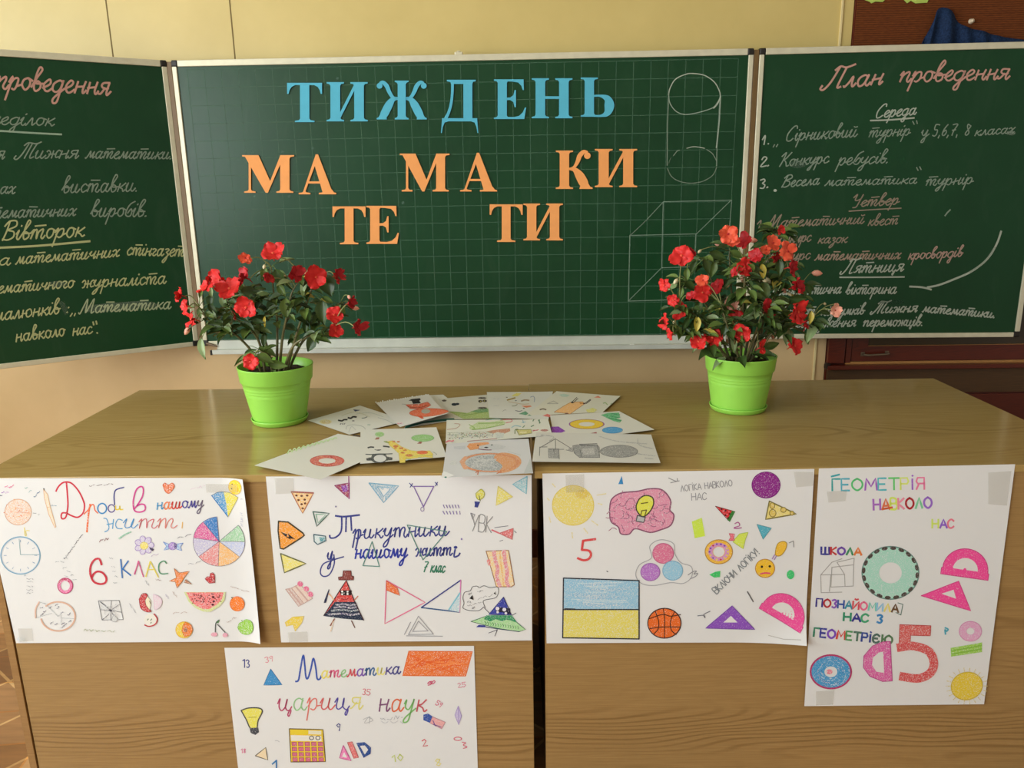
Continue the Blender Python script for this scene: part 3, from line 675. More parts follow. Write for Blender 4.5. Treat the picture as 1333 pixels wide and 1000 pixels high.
def glyph(ch):
    """-> width, polygons"""
    if ch == 'Т':
        return .86, [[(0, 1), (0, .72), (.035, .72), (.06, .82), (.11, .9), (.2, .945), (.66, .945), (.75, .9), (.80, .82), (.825, .72), (.86, .72), (.86, 1)], [(.315, 0), (.545, 0), (.545, .96), (.315, .96)], serif(.19, .67, 0, True, st=(.315, .545))]
    if ch == 'И':
        return 1.03, stem(.10, .34, .095)+stem(.69, .93, .095)+[[(.30, .06), (.335, .06), (.73, .86), (.73, .95), (.695, .95), (.30, .15)]]
    if ch == 'Н':
        return 1.03, stem(.10, .34, .095)+stem(.69, .93, .095)+[[(.33, .485), (.70, .485), (.70, .55), (.33, .55)]]
    if ch == 'Ж':
        P = stem(.555, .765, .075)
        for s in (1, -1):
            f = lambda x: .66+s*x
            P += brush([(f(.06), .535), (f(.22), .56), (f(.32), .70), (f(.39), .86), (f(.49), .955), (f(.58), .94)], [.07, .08, .10, .11, .09, .04])+disc(f(.575), .865, .075)
            P += brush([(f(.07), .54), (f(.22), .52), (f(.33), .38), (f(.44), .17), (f(.485), .09)], [.06, .12, .2, .21, .18])
            P += [[(f(.39), 0), (f(.65), 0), (f(.65), .035), (f(.60), .06), (f(.55), .15), (f(.40), .08)]]
        return 1.32, P
    if ch == 'Д':
        P = [[(.16, 1), (.93, 1), (.93, .965), (.86, .95), (.84, .9), (.27, .9), (.255, .945), (.16, .965)]]
        P += [[(.60, .05), (.84, .05), (.84, .95), (.60, .95)], [(.25, .94), (.62, .94), (.62, .965), (.25, .965)]]
        P += brush([(.31, .96), (.305, .7), (.27, .42), (.2, .2), (.12, .06)], [.075, .07, .07, .075, .085])
        P += [[(.03, 0), (.97, 0), (.97, .075), (.03, .075)], [(0, -.28), (.025, -.28), (.05, -.14), (.1, -.03), (.2, .0), (.2, .05), (.03, .05)], [(1., -.28), (.975, -.28), (.95, -.14), (.9, -.03), (.8, .0), (.8, .05), (.97, .05)]]
        P += [[(.60, .06), (.84, .06), (.93, .03), (.93, 0), (.55, 0)]]
        return 1.0, P
    if ch == 'Е':
        P = stem(.12, .36, .1, tr=.0)+[[(.34, 1), (.80, 1), (.81, .73), (.78, .73), (.74, .84), (.66, .92), (.5, .945), (.34, .95)], [(.34, 0), (.82, 0), (.87, .29), (.835, .29), (.78, .17), (.68, .08), (.55, .05), (.34, .055)], [(.34, .475), (.45, .48), (.53, .43), (.565, .3), (.60, .3), (.60, .73), (.565, .73), (.53, .6), (.45, .545), (.34, .54)]]
        return .87, P
    if ch == 'Ь':
        P = stem(.12, .36, .1)+brush([(.30, .525), (.52, .535), (.70, .46), (.755, .29), (.70, .10), (.54, .025), (.30, .025)], [.055, .06, .17, .25, .17, .06, .05])
        return .88, P
    if ch == 'М':
        P = stem(.165, .225, .115, top=False)+stem(.98, 1.22, .1, top=False)
        P += [[(.05, 1), (.42, 1), (.74, .26), (.60, 0)], [(.165, .98), (.32, .98), (.34, .8), (.225, .85)], [(.60, 0), (.66, 0), (1.0, .8), (1.02, 1), (.985, 1)], [(.985, 1), (1.34, 1), (1.34, .965), (1.25, .95), (1.22, .9), (.98, .85)], [(.0, 1), (.1, 1), (.165, .9), (.1, .955), (.0, .965)], [(.165, .05), (.225, .05), (.225, .93), (.165, .93)]]
        return 1.35, P
    if ch == 'А':
        P = [[(.44, 1), (.50, 1), (.88, .04), (.62, .04), (.40, .76)], [(.10, .03), (.155, .03), (.45, .80), (.46, 1), (.44, 1)], [(.235, .27), (.56, .27), (.55, .325), (.255, .325)]]
        P += [[(0, 0), (.30, 0), (.30, .035), (.2, .05), (.155, .09), (.12, .07), (.08, .045), (0, .035)], [(.52, 0), (.97, 0), (.97, .035), (.91, .05), (.86, .12), (.62, .12), (.61, .05), (.52, .035)]]
        return .97, P
    if ch == 'К':
        P = stem(.12, .36, .1)+brush([(.34, .515), (.48, .56), (.57, .70), (.63, .86), (.73, .965), (.84, .955)], [.06, .07, .10, .12, .1, .05])+disc(.825, .865, .085)
        P += brush([(.36, .52), (.50, .50), (.62, .36), (.72, .18), (.765, .1)], [.06, .12, .22, .24, .2])+[[(.62, 0), (.96, 0), (.96, .035), (.90, .06), (.84, .16), (.66, .12)]]
        return .96, P
def letter(ch, x0, x1, y0, y1, mat, label, group, depth=.004, lean=0.):
    """x0..x1, y0 (top)..y1 (foot line) in the photograph, hung a few millimetres off the board"""
    wd, P = glyph(ch); V = []; F = []; th = .0012
    pl = Vector((0, -depth, 0)); b0 = at_y((x0+x1)/2, y1, -depth)
    for poly in P:
        Q = []
        for u, v in poly:
            p = at_y(x0+(x1-x0)*u/wd - lean*v, y1+(y0-y1)*v, -depth); p.y -= .002*max(0, v-.25)+.004*(u/wd-.5)**2; Q.append(p)
        b = len(V); n = len(Q); V += Q+[q+Vector((0, th, 0)) for q in Q]
        for t in tessellate_polygon([[Vector((u, v, 0)) for u, v in poly]]):
            F.append(tuple(b+i for i in t)); F.append(tuple(b+n+i for i in reversed(t)))
        for i in range(n): F.append((b+i, b+n+i, b+n+(i+1) % n, b+(i+1) % n))
    o = mesh('paper_letter', V, F, mat, base=tuple(b0)); tag(o, label, 'letter', group)
MAT['turq'] = plain('turquoise_paper', (84, 180, 206), .75, var=.03); MAT['orange'] = plain('orange_paper', (246, 164, 92), .75, var=.03)
g1, g2 = 'turquoise letters of the top word', 'orange letters of the lower word'
for ch, a, b, c, d, place in (('Т', 374, 419.4, 108, 159, 'first of the row'), ('И', 425, 479, 107, 158, 'second of the row'), ('Ж', 490, 556, 105, 155.5, 'six-armed, third of the row'), ('Д', 574, 622.7, 104, 158, 'with two hanging feet, in the middle of the row'),
                       ('Е', 642, 685, 103.4, 155, 'right of the footed Д'), ('Н', 692, 745.4, 102, 154, 'last but one of the row'), ('Ь', 755, 799.5, 101, 152, 'last of the row')):
    letter(ch, a, b, c, d, MAT['turq'], 'turquoise paper letter %s, %s' % (ch, place), g1)
for ch, a, b, c, d, place in (('М', 315.5, 383.5, 202, 251, 'at the far left of its row'), ('А', 389, 437.7, 201, 253, 'beside the leftmost М'), ('М', 520.6, 585.7, 200, 249.3, 'in the middle of its row'), ('А', 599, 647, 199, 249.3, 'beside the middle М'),
                       ('К', 722.5, 771.4, 196, 246, 'with a curled arm, near the right end of its row'), ('И', 774, 829.6, 194, 243.7, 'at the right end of the upper orange row'),
                       ('Т', 433, 476, 268.7, 318, 'below the left МА pair'), ('Е', 476, 519.4, 268, 317.5, 'at the end of the left pair in the lowest row'), ('Т', 637.5, 680.4, 266, 315, 'below the middle МА pair'), ('И', 681, 733, 265, 313, 'at the right end of the lowest row')):
    letter(ch, a, b, c, d, MAT['orange'], 'orange paper letter %s, %s' % (ch, place), g2)
# ------------------------------------------------------------------ the five drawn posters taped to the desk fronts
n = N('clear_tape'); tr = n.node('ShaderNodeBsdfTransparent'); mx = n.node('ShaderNodeMixShader'); mx.inputs[0].default_value = .13
n.b.inputs['Base Color'].default_value = lin((206, 200, 184))+(1,); n.set(.25)
out = n.n['Material Output']; n.link(tr.outputs[0], mx.inputs[1]); n.link(n.b.outputs[0], mx.inputs[2]); n.link(mx.outputs[0], out.inputs[0]); MAT['tape'] = n.m
class PosterSheet(Sheet):
    def text(s, *a, **k):
        if len(a) < 9 and 'font' not in k: k['font'] = CURP
        return Sheet.text(s, *a, **k)
def poster(corners, p0, nrm, label, curl=None, tapes=()):
    sh = PosterSheet(corners, p0, nrm, curl, nx=84 if curl else 20, ny=56 if curl else 16, maxedge=4 if curl else 9)
    c = sum((sh.W(*q) for q in corners), Vector())/4
    root = empty('poster', c, label, 'poster', 'drawn posters on the desk fronts')
    def finish():
        sh.build('sheet', root)
        for T in tapes:
            V = [sh.W(*q)+nrm*.0014 for q in T]; mesh('tape', V+[v+nrm*.00015 for v in V], [(0, 1, 2, 3), (7, 6, 5, 4), (0, 4, 5, 1), (1, 5, 6, 2), (2, 6, 7, 3), (3, 7, 4, 0)], MAT['tape'], root)
    return sh, finish
RED = (214, 52, 72); PINKC = (232, 90, 150); ORG = (238, 110, 48); YELC = (236, 214, 70); BLU = (58, 130, 200); GRN = (70, 150, 80); PUR = (150, 80, 180); GRY = (120, 120, 128); PEN = (92, 92, 100); NAVY = (58, 66, 140)
def curl1(u, v): return .012*max(0, (u-.9)/.1)**2*(.35+.65*abs(2*v-1)**2)
P1, fin1 = poster([(-28, 623), (318, 622), (341, 835), (21, 837.5)], PL, NL, 'left poster on fractions with clock, pies, watermelon and 6 КЛАС', curl1,
                  [[(268, 630), (309, 629), (310, 640), (269, 641)], [(24, 818), (42, 818), (44, 834), (26, 835)]])
k = P1.at(0, 610, 7.406)
k.stroke("540 220 560 180 600 140 650 130 700 150 760 220 800 300 815 360 800 430 750 470 690 455 640 430 600 430 590 460 600 485 630 475 645 430 655 330 640 130", 15, RED)
k.stroke("868 345 855 430 845 530 838 612", 17, ORG, .9); k.stroke("810 440 850 400 885 350 905 355 915 400 945 432", 11, (236, 112, 70))
k.oval(985, 385, 42, 48, edge=(60, 140, 200), ew=13); k.oval(1075, 385, 32, 36, edge=(96, 82, 150), ew=11); k.stroke("1105 350 1100 260 1120 205 1195 182", 12, NAVY); k.stroke("1115 360 1118 395 1150 390 1155 362 1160 395 1185 395", 12, YELC)
k.stroke("1000 480 1030 490 1050 560 1040 595 1010 610", 9, (80, 160, 210)); k.lines("1095 490 1085 580;1030 540 1090 530", 9, (80, 160, 210)); k.stroke("1180 500 1140 490 1115 535 1130 575 1180 580", 9, (80, 160, 210)); 
k.oval(175, 420, 128, 124, (244, 196, 160), .72, (214, 170, 140), 7)
for i in range(40): k.oval(175+random.gauss(0, 52), 420+random.gauss(0, 50), 7, 4, random.choice([(228, 130, 90), (250, 220, 180), (200, 120, 96), (240, 160, 80)]), .8)
k.stroke("175 420 305 430", 4, (220, 150, 120)); k.stroke("320 430 350 432", 4, GRY)
k.poly("420 200 460 250 485 370 540 560 530 572 470 440 430 290", (244, 222, 190), .85, (222, 176, 130), 6); k.poly("415 190 430 192 428 215", (60, 70, 80)); k.stroke("455 375 482 370", 4, (222, 176, 130)); k.scribble(490, 358, 545, 355, 8, 5, (90, 140, 160))
k.oval(198, 838, 190, 180, edge=(120, 170, 196), ew=9); k.oval(198, 838, 182, 172, edge=(196, 208, 226), ew=4)
k.lines("185 680 198 830;198 830 380 830", 5, (130, 170, 180)); 
for a in range(0, 360, 30):
    c_, s_ = math.cos(math.radians(a)), math.sin(math.radians(a)); k.stroke([(198+160*c_, 838+150*s_), (198+135*c_, 838+128*s_)], 5, (110, 150, 190), .9)
for a, b, c_ in ((60, 165, (226, 90, 150)), (90, 180, (240, 110, 170)), (120, 170, (240, 80, 140)), (30, 230, (170, 110, 200)), (70, 225, (190, 100, 200)), (10, 262, (90, 90, 120)), (255, 180, (150, 190, 180)), (290, 215, (160, 190, 190)), (340, 260, (70, 110, 150)), (370, 230, (70, 110, 150))):
    k.scribble(a-14, b+8, a+22, b-8, 10, 6, c_, .9, 5)
k.stroke("235 570 240 640 255 645 250 600 285 600", 7, (236, 220, 110)); k.scribble(860, 165, 1090, 150, 9, 5, (110, 80, 84), .9, 14)
for i in range(9): k.scribble(615+i*20, 870-i*27, 640+i*20, 850-i*27, 9, 5, (96, 96, 104), .9, 4)
k.scribble(960, 700, 1060, 660, 18, 6, (130, 70, 80), 1, 9); k.stroke("1150 675 1200 640 1262 610", 15, (130, 190, 160), .9); k.scribble(365, 445, 385, 440, 8, 4, GRY)
k.at(160, 610, 7.016)
k.stroke("100 375 135 330 180 250 185 180 160 165 120 200 95 300 105 380 150 398 200 380 200 335 165 325 125 345", 13, (216, 70, 150))
k.text('нашому', 305, 375, 740, 350, 62, 11, [(70, 150, 200), (236, 130, 80), (220, 70, 60), (84, 78, 160), (74, 70, 150), (120, 110, 130)], slant=.1)
k.text('итт', 0, 545, 490, 545, 85, 8, [(70, 150, 210), (214, 110, 120), (226, 130, 120)], slant=.1); k.stroke("545 490 540 545", 8, (240, 190, 90))
k.poly("365 150 385 132 415 150 450 132 472 160 450 200 418 228 385 205", (238, 124, 70), .9, (200, 90, 50), 5, smooth=True); k.lines("415 150 418 200", 4, (190, 90, 50)); k.scribble(620, 180, 750, 160, 14, 4, (226, 200, 216), .9, 10)
k.oval(1030, 165, 62, 66, (250, 216, 40), 1.0, (226, 170, 40), 5); k.oval(1003, 138, 8, 7, (110, 90, 20)); k.oval(997, 180, 8, 7, (110, 90, 20)); k.stroke("1035 205 1058 200 1060 165", 5, (200, 130, 30))
k.poly("810 245 870 215 920 210 945 320 960 440", (84, 160, 214), .85); k.poly("920 210 990 222 1058 258 1010 350 960 440 945 320", (234, 222, 80), .9); k.stroke("810 245 960 440", 8, (50, 120, 190)); k.stroke("810 245 870 215 920 210 990 222 1058 258", 4, GRY); k.stroke("1058 258 960 440", 4, (190, 180, 80))
cx, cy, R_ = 880, 665, 238
for a0, a1, c_, al in ((-128, -95, BLU, 1.0), (-172, -128, (224, 96, 160), .9), (-218, -172, (196, 190, 222), .8), (-268, -218, (232, 140, 140), .85), (-322, -268, (244, 190, 120), .9), (-360, -322, (190, 200, 234), .8), (-42, 0, (158, 210, 164), .85)):
    pts = [(cx, cy)]+[(cx+R_*math.cos(math.radians(a0+(a1-a0)*i/8)), cy+(R_-12)*math.sin(math.radians(a0+(a1-a0)*i/8))) for i in range(9)]
    k.poly(pts, c_, al, (110, 96, 120), 4)
for i in range(7):
    a = i*2*math.pi/7; k.oval(195+55*math.cos(a), 700+52*math.sin(a), 34, 26, (206, 192, 228), .75, (160, 130, 200), 5, rot=math.degrees(a))
k.oval(195, 705, 36, 34, (240, 224, 110), .95, (210, 190, 90), 4); k.poly("240 715 285 735 275 755 250 740", (80, 72, 100))
k.poly("370 670 420 690 420 735 375 745 400 710", (150, 190, 232), .8, (110, 140, 210), 5); k.poly("550 680 490 690 490 735 540 750 525 715", (150, 190, 232), .8, (110, 140, 210), 5); k.oval(455, 708, 38, 34, (176, 140, 214), .9, (120, 100, 180), 4); k.poly("465 680 500 690 490 730 470 725", (84, 60, 140), .9)
k.scribble(495, 635, 625, 605, 8, 5, GRY, .9, 8); k.scribble(260, 795, 345, 772, 8, 5, (190, 170, 200), .9, 5)
for i in range(7): k.scribble(1078, 400+i*20, 1100, 404+i*20, 6, 4, (150, 150, 190), .8, 3)
k.scribble(1085, 270, 1105, 268, 4, 4, GRY, .9, 3)
k.at(0, 720, 7.406)
k.stroke("980 112 960 60 920 60 880 110 870 190 900 270 960 298 1015 285 1025 240 990 190 940 178 905 200 890 230", 19, (206, 56, 72))
k.lines("1165 60 1180 238;1238 75 1175 165;1180 150 1262 215", 13, (60, 120, 190)); k.lines("1300 205 1335 75", 10, (214, 90, 150))
k.oval(630, 315, 72, 74, (232, 120, 170), .95, hole=.62, edge=(190, 60, 110), ew=8); k.stroke("570 285 600 258 640 255 680 285", 14, (196, 60, 100), .9)
k.lines("235 205 237 222;250 205 250 220", 4, (150, 170, 180))
for y in (250, 278, 320, 355, 385): k.scribble(258, y, 320, y, 7, 4, (140, 140, 150), .8, 6)
for x, y in ((550, 85), (600, 85), (620, 140), (660, 170), (690, 210), (720, 250), (635, 215), (630, 45), (1070, 45), (1090, 130), (1100, 175), (1120, 220), (1110, 285)): k.scribble(x-15, y, x+20, y+4, 9, 4, (130, 140, 150), .8, 4)
k.oval(560, 610, 165, 140, edge=(222, 180, 156), ew=15, a0=-135, a1=170); k.stroke("345 625 345 540 380 470", 14, (226, 190, 170)); k.lines("430 480 560 610;345 625 500 580;590 600 590 690;590 625 720 632;560 610 600 580;380 470 440 490", 4, (170, 176, 180), .9)
for x, y in ((400, 530), (430, 560), (405, 590), (545, 500), (560, 525), (485, 525), (665, 590), (600, 575), (500, 670), (540, 685), (610, 680), (600, 710), (675, 660), (630, 690)): k.scribble(x-12, y+8, x+14, y-10, 9, 6, (110, 110, 130), .9, 4)
k.lines("950 460 1150 455;1150 455 1190 640;1190 640 985 645;985 645 950 460;1068 552 1075 458;1068 552 1175 570;1068 552 1070 648;1068 552 965 545;1068 552 1120 645;1068 552 1150 495;985 645 1050 590", 5, (110, 110, 116)); k.lines("970 470 1068 552", 8, (100, 100, 110)); k.oval(1068, 552, 14, 8, (60, 60, 70))
k.poly("1075 648 1098 590 1140 640 1120 662 1095 660", (214, 216, 214), 1, (150, 150, 156), 4)
for i in range(14): k.scribble(960+random.random()*200, 470+random.random()*160, 985+random.random()*200, 480+random.random()*150, 4, 3, GRY, .5, 3)
k.scribble(810, 740, 1105, 755, 12, 5, (170, 180, 140), .95, 22); k.oval(205, 830, 40, 25, (214, 222, 226), .7)
k.at(160, 720, 7.016)
k.lines("105 192 145 78;145 78 188 215", 10, (214, 100, 150)); k.lines("210 215 250 75;250 75 325 220;225 150 290 150", 10, (232, 216, 90)); k.stroke("400 95 375 72 335 95 328 150 350 188 412 185", 10, (84, 150, 110))
k.poly("470 140 515 180 608 165 560 225 540 262 495 318 480 262 425 255 490 225", (240, 136, 60), .92, (170, 110, 60), 5); k.poly("575 240 632 285 560 268", (196, 130, 90), .9, (140, 100, 70), 4)
k.poly("752 235 770 215 795 215 800 185 820 178 838 200 840 270 790 275", (206, 60, 66), .95, (150, 40, 50), 5); k.stroke("800 215 835 270", 5, (120, 30, 40))
k.poly("560 355 940 355 930 430 880 490 800 535 740 535 660 500 600 440", (214, 222, 150), .9, smooth=False); k.poly("580 358 922 358 905 420 860 470 790 510 735 510 670 480 615 430", (238, 120, 120), .92)
for i in range(46): k.oval(630+random.random()*270, 370+random.random()*100, 6, 5, (120, 50, 50), 1.2)
for p_ in ((826, 400), (832, 440), (822, 470)): k.oval(*p_, 12, 10, (90, 30, 40))
k.oval(1045, 462, 66, 66, (248, 130, 34), 1.0, (220, 100, 40), 5); k.poly("988 400 1005 402 1000 418", (90, 80, 40))
k.poly("150 420 175 375 210 368 225 395 205 430 215 480 258 530 215 535 165 500", (206, 56, 62), .95, (150, 50, 50), 5, smooth=True); k.poly("225 395 255 430 255 480 245 515 215 475 208 430", (240, 232, 196), .9); k.stroke("245 435 255 460", 6, (110, 90, 80)); k.poly("280 375 330 395 358 440 340 490 295 515 285 450", (234, 206, 220), .8, (220, 190, 210), 4, smooth=True)
k.oval(255, 610, 58, 58, (238, 236, 224), 1); k.stroke("285 555 315 600 295 650 240 668 200 655", 11, (196, 70, 76)); k.lines("235 600 225 612;255 615 265 600;255 640 262 630", 7, (80, 110, 70))
k.oval(560, 700, 75, 74, (240, 208, 60), .95, (226, 180, 70), 6); k.poly("570 628 625 655 640 700 615 750 565 765 540 710 550 660", (236, 126, 40), .95, (200, 110, 40), 4); k.oval(575, 700, 16, 22, (170, 90, 40), .9)
k.stroke("845 720 850 640 880 610", 8, (80, 86, 80)); k.stroke("865 650 935 725", 7, (90, 90, 90)); k.poly("850 640 885 605 875 635", (90, 140, 90)); k.oval(835, 742, 29, 20, (234, 160, 180), .9); k.oval(935, 748, 24, 20, (234, 160, 180), .9)
k.poly("1050 680 1065 640 1095 625 1130 602 1180 620 1195 680 1170 725 1120 740 1075 720", (150, 206, 60), .92, (120, 180, 60), 5, smooth=True); k.stroke("1085 610 1100 630", 5, (120, 160, 60))
for a in ((600, 100, 730, 70), (205, 250, 240, 300), (300, 240, 355, 250), (390, 380, 420, 410), (60, 460, 125, 545), (460, 545, 605, 545), (950, 630, 1050, 575), (985, 310, 1180, 350), (455, 350, 500, 410)): k.scribble(*a, 10, 4, random.choice([(150, 150, 160), (170, 160, 190), (180, 150, 140)]), .85, 9)
fin1()

P2, fin2 = poster([(346, 620.5), (692, 618.5), (692.5, 834), (366, 836.5)], PL, NL, 'poster of many triangles titled in blue cursive, right half of left desk', None,
                  [[(358, 622), (382, 622), (383, 642), (359, 643)], [(375, 823), (400, 822), (401, 835), (376, 836)]])
k = P2.at(340, 610, 3.703)
k.stroke("358 228 400 232 474 224", 9, NAVY); k.stroke("388 230 386 300 362 330 335 335 330 322", 8, NAVY); k.lines("410 230 408 305;432 230 436 298", 8, NAVY)
k.text('рикутники', 442, 340, 905, 322, 46, 7, NAVY, slant=.1); k.stroke("470 300 466 340 455 392", 8, NAVY); k.text('у', 318, 448, 350, 440, 40, 7, NAVY); k.stroke("350 415 352 460 330 510 300 520 285 500 300 460 350 440 398 425", 6, NAVY)
k.text('нашому', 450, 434, 705, 428, 42, 8, (48, 62, 168), slant=.1); k.text('житт', 742, 424, 920, 418, 38, 7, NAVY, slant=.15); k.stroke("935 390 930 425 950 420 958 408", 8, NAVY); k.oval(937, 380, 9, 7, NAVY)
k.text('7 клас', 780, 498, 884, 502, 32, 6, (56, 130, 100), slant=.15)
k.poly("145 112 252 118 200 216", (244, 200, 130), .9, (190, 120, 90), 5); k.stroke("145 112 252 118", 8, (170, 100, 90))
for p_ in ((170, 130), (195, 132), (222, 130), (180, 152), (210, 150), (195, 172), (212, 168), (200, 192)): k.oval(*p_, 6, 5, (110, 60, 40))
k.poly("355 82 425 70 424 145", (170, 70, 90), .9, (150, 60, 110), 5); k.poly("385 82 418 80 416 110 395 115", (150, 60, 180), .95); k.stroke("424 145 422 38", 5, (150, 60, 130))
k.stroke("520 70 662 84 590 164", 5, (110, 170, 200), closed=True, smooth=False); k.stroke("560 88 630 92 590 135", 4, (120, 180, 210), closed=True, smooth=False)
for i in range(18): k.stroke([(528+i*7, 72+i*.8), (532+i*6, 86+(i % 5)*4)], 4, (140, 190, 215), .8)
for i in range(12): k.stroke([(540+i*4, 95+i*5.4), (556+i*3, 95+i*4)], 3.5, (130, 185, 215), .8); k.stroke([(650-i*4.5, 95+i*5.4), (634-i*3.4, 95+i*3.6)], 3.5, (130, 185, 215), .8)
k.lines("735 86 832 86;832 86 782 184;782 184 735 86", 5, (130, 100, 170)); k.lines("715 70 730 88;730 72 718 90;838 66 850 80;850 66 840 84", 4, NAVY); k.oval(777, 196, 8, 10, edge=(140, 120, 170), ew=3)
for i in range(6): k.lines("%d 175 %d 190;%d 205 %d 220" % (878+i*14, 884+i*14, 876+i*16, 884+i*15), 4, (130, 110, 170))
k.poly("1028 158 1056 160 1050 172 1044 188 1028 186 1030 172", NAVY); k.poly("1035 120 1048 108 1062 100 1076 118 1070 140 1050 150 1038 140", (226, 220, 90), .9, (170, 170, 70), 4, smooth=True); k.stroke("1056 156 1050 130", 4, (100, 110, 60))
k.poly("1142 86 1212 136 1132 178", (236, 224, 100), .85, (220, 206, 110), 4); k.poly("1282 38 1278 122 1212 76", (150, 206, 216), .75, (120, 190, 206), 4)
k.stroke("250 208 328 216 268 278", 6, (90, 120, 110), closed=True, smooth=False); k.stroke("264 220 312 222 274 262", 4, (130, 180, 150), closed=True, smooth=False)
k.poly("254 318 310 326 312 348 272 366 256 352", (200, 224, 224), .7, (80, 110, 120), 6); k.poly("280 330 308 332 308 348 284 354", (90, 160, 170), .9)
k.poly("84 254 130 258 200 310 208 322 190 336 108 388 92 384 82 300", (244, 160, 50), 1.0, (70, 60, 40), 7); k.poly("92 304 128 318 122 328 134 330 128 310 140 322 166 342 140 336 146 344 120 330", (40, 34, 40))
k.poly("94 410 216 458 112 502", (238, 226, 120), .95, (110, 110, 60), 6)
k.poly("118 582 146 576 206 650 180 664", (216, 190, 180), .9, (190, 150, 140), 3); k.poly("146 576 186 556 248 626 206 650", (232, 206, 190), .9, (190, 150, 140), 3); k.lines("132 580 192 656;165 566 226 638", 7, (206, 170, 160))
for p_ in ((188, 556), (218, 580), (238, 606)): k.oval(*p_, 14, 12, (232, 110, 150), .95, rot=40)
k.poly("116 742 152 716 206 712 196 742 164 784 154 752 122 760", (240, 212, 70), .95, (230, 200, 90), 3)
k.text('УВК', 1010, 300, 1118, 310, 78, 4, (150, 150, 150), BLK); k.stroke("1010 215 1030 222 1018 245", 4, (140, 140, 150), closed=True, smooth=False)
k.poly("1148 312 1215 288 1210 342", (226, 110, 110), .9, (200, 110, 110), 4); k.stroke("1112 296 1148 312", 7, (224, 120, 130)); k.lines("1125 285 1190 276;1150 350 1165 345;1220 300 1230 310", 3, GRY)
k.poly("1084 398 1192 394 1220 560 1206 570 1134 570", (246, 214, 150), .85, (160, 110, 80), 4)
for q in ("1122 400 1128 440 1140 480 1136 520 1150 566", "1170 396 1176 450 1186 500 1182 540 1192 566"): k.stroke(q, 18, (232, 140, 150), .85)
k.stroke("1150 398 1156 460 1164 520 1170 566", 7, (240, 190, 110), .9); k.poly("1086 440 1104 436 1106 468 1094 466", (232, 120, 110), .9)
k.stroke("604 540 596 748 790 645", 5, (232, 110, 150), closed=True, smooth=False); k.poly("604 542 656 575 668 612 604 586", (236, 118, 60), 1.0, (200, 90, 40), 3)
k.lines("962 538 772 670", 6, NAVY); k.lines("772 670 956 692", 6, (50, 90, 140)); k.lines("962 538 956 692", 5, (220, 130, 190)); k.poly("960 600 956 692 900 682", (170, 214, 226), .7); k.lines("958 600 905 680", 7, (130, 196, 214))
k.lines("758 712 710 800;710 800 830 798;830 798 758 712;758 735 730 785;730 785 805 783;805 783 758 735;700 806 875 808;690 800 720 740", 3.5, (160, 160, 164))
k.lines("535 352 490 468;490 468 570 472;570 472 535 352;704 272 895 304;895 304 780 440;780 440 704 272", 4.5, (90, 140, 130)); k.oval(360, 183, 4, 4, (120, 110, 150)); k.oval(966, 340, 4, 5, (150, 130, 190))
k.at(400, 730, 10)
k.poly("508 255 345 510 215 715 735 775 620 540", (214, 66, 62), 1.0); k.poly("360 535 630 535 735 775 480 755 215 720", (38, 52, 76), 1.15)
for y in (565, 600, 640, 690): k.stroke([(380-(y-560)*.8, y+10), (470, y-2), (560, y+14), (640+(y-560)*.3, y)], 24, random.choice([(30, 96, 104), (70, 60, 110), (40, 110, 130), (24, 70, 96)]), .75)
k.stroke("215 715 345 510 508 255 620 540 735 775", 12, (60, 30, 40), smooth=False); k.poly("420 385 580 385 570 450 440 450", (40, 26, 30), 1.2)
for x, y, r in ((455, 400, 14), (455, 435, 13), (525, 402, 13), (525, 432, 14), (480, 420, 6)): k.oval(x, y, r, r, (240, 240, 236))
k.stroke("445 490 490 505 535 490", 8, (130, 30, 40)); k.poly("470 130 570 130 575 195 605 205 600 250 410 250 405 212 460 205", (142, 72, 66), 1.1, (90, 40, 40), 9)
k.stroke("345 510 310 460 275 425", 16, (230, 170, 110), .9); k.poly("280 370 290 375 245 545 215 550 225 510", (40, 46, 80)); k.stroke("615 510 660 460", 12, (206, 120, 90)); k.stroke("355 755 300 845", 16, (150, 90, 70)); k.stroke("340 790 305 920", 14, (240, 206, 160), .8); k.stroke("575 780 620 870", 13, (120, 80, 70))
k.at(600, 740, 10)
k.poly("130 690 330 620 700 680 840 795 760 822 480 780", (176, 222, 160), 1.0, (60, 110, 80), 8); k.poly("330 610 660 610 740 710 600 660 540 690 450 660 380 690 300 660", (44, 150, 96), 1.0)
k.poly("555 372 660 605 360 600", (60, 70, 168), 1.1, (40, 40, 100), 8); k.poly("460 500 640 520 650 600 590 590 540 570 460 570", (36, 32, 60), 1.1)
for x, y, r in ((475, 522, 24), (565, 535, 24), (478, 568, 16), (585, 583, 17)): k.oval(x, y, r, r, (236, 232, 240))
for i in range(14): k.stroke([(310+i*33, 690+i*5), (330+i*32, 715+i*4), (318+i*33, 735+i*4)], 7, random.choice([(50, 120, 70), (90, 170, 90)]))
k.poly("200 765 230 735 310 740 330 765", (56, 62, 150)); k.stroke("330 765 480 785 760 822", 10, (40, 60, 90)); k.lines("475 795 440 880;470 800 360 840;665 610 718 580;370 580 300 510", 7, (50, 50, 70))
k.stroke("295 500 240 545 150 550 80 540 25 510 40 450 25 380 50 310 120 290 150 240 210 230 240 250 300 225 380 250 470 240 490 280 480 340 440 385 300 415 300 470 320 510", 7, (60, 60, 66)); k.poly("150 345 165 410 110 390", (30, 30, 30)); k.poly("460 295 425 325 460 345 445 318", (20, 20, 20))
for a in ((215, 310, 290, 285), (215, 400, 410, 345), (80, 430, 130, 440), (85, 490, 275, 435), (145, 520, 180, 505), (90, 340, 140, 320)): k.scribble(*a, 13, 4, (70, 70, 76), .9, 12)
fin2()

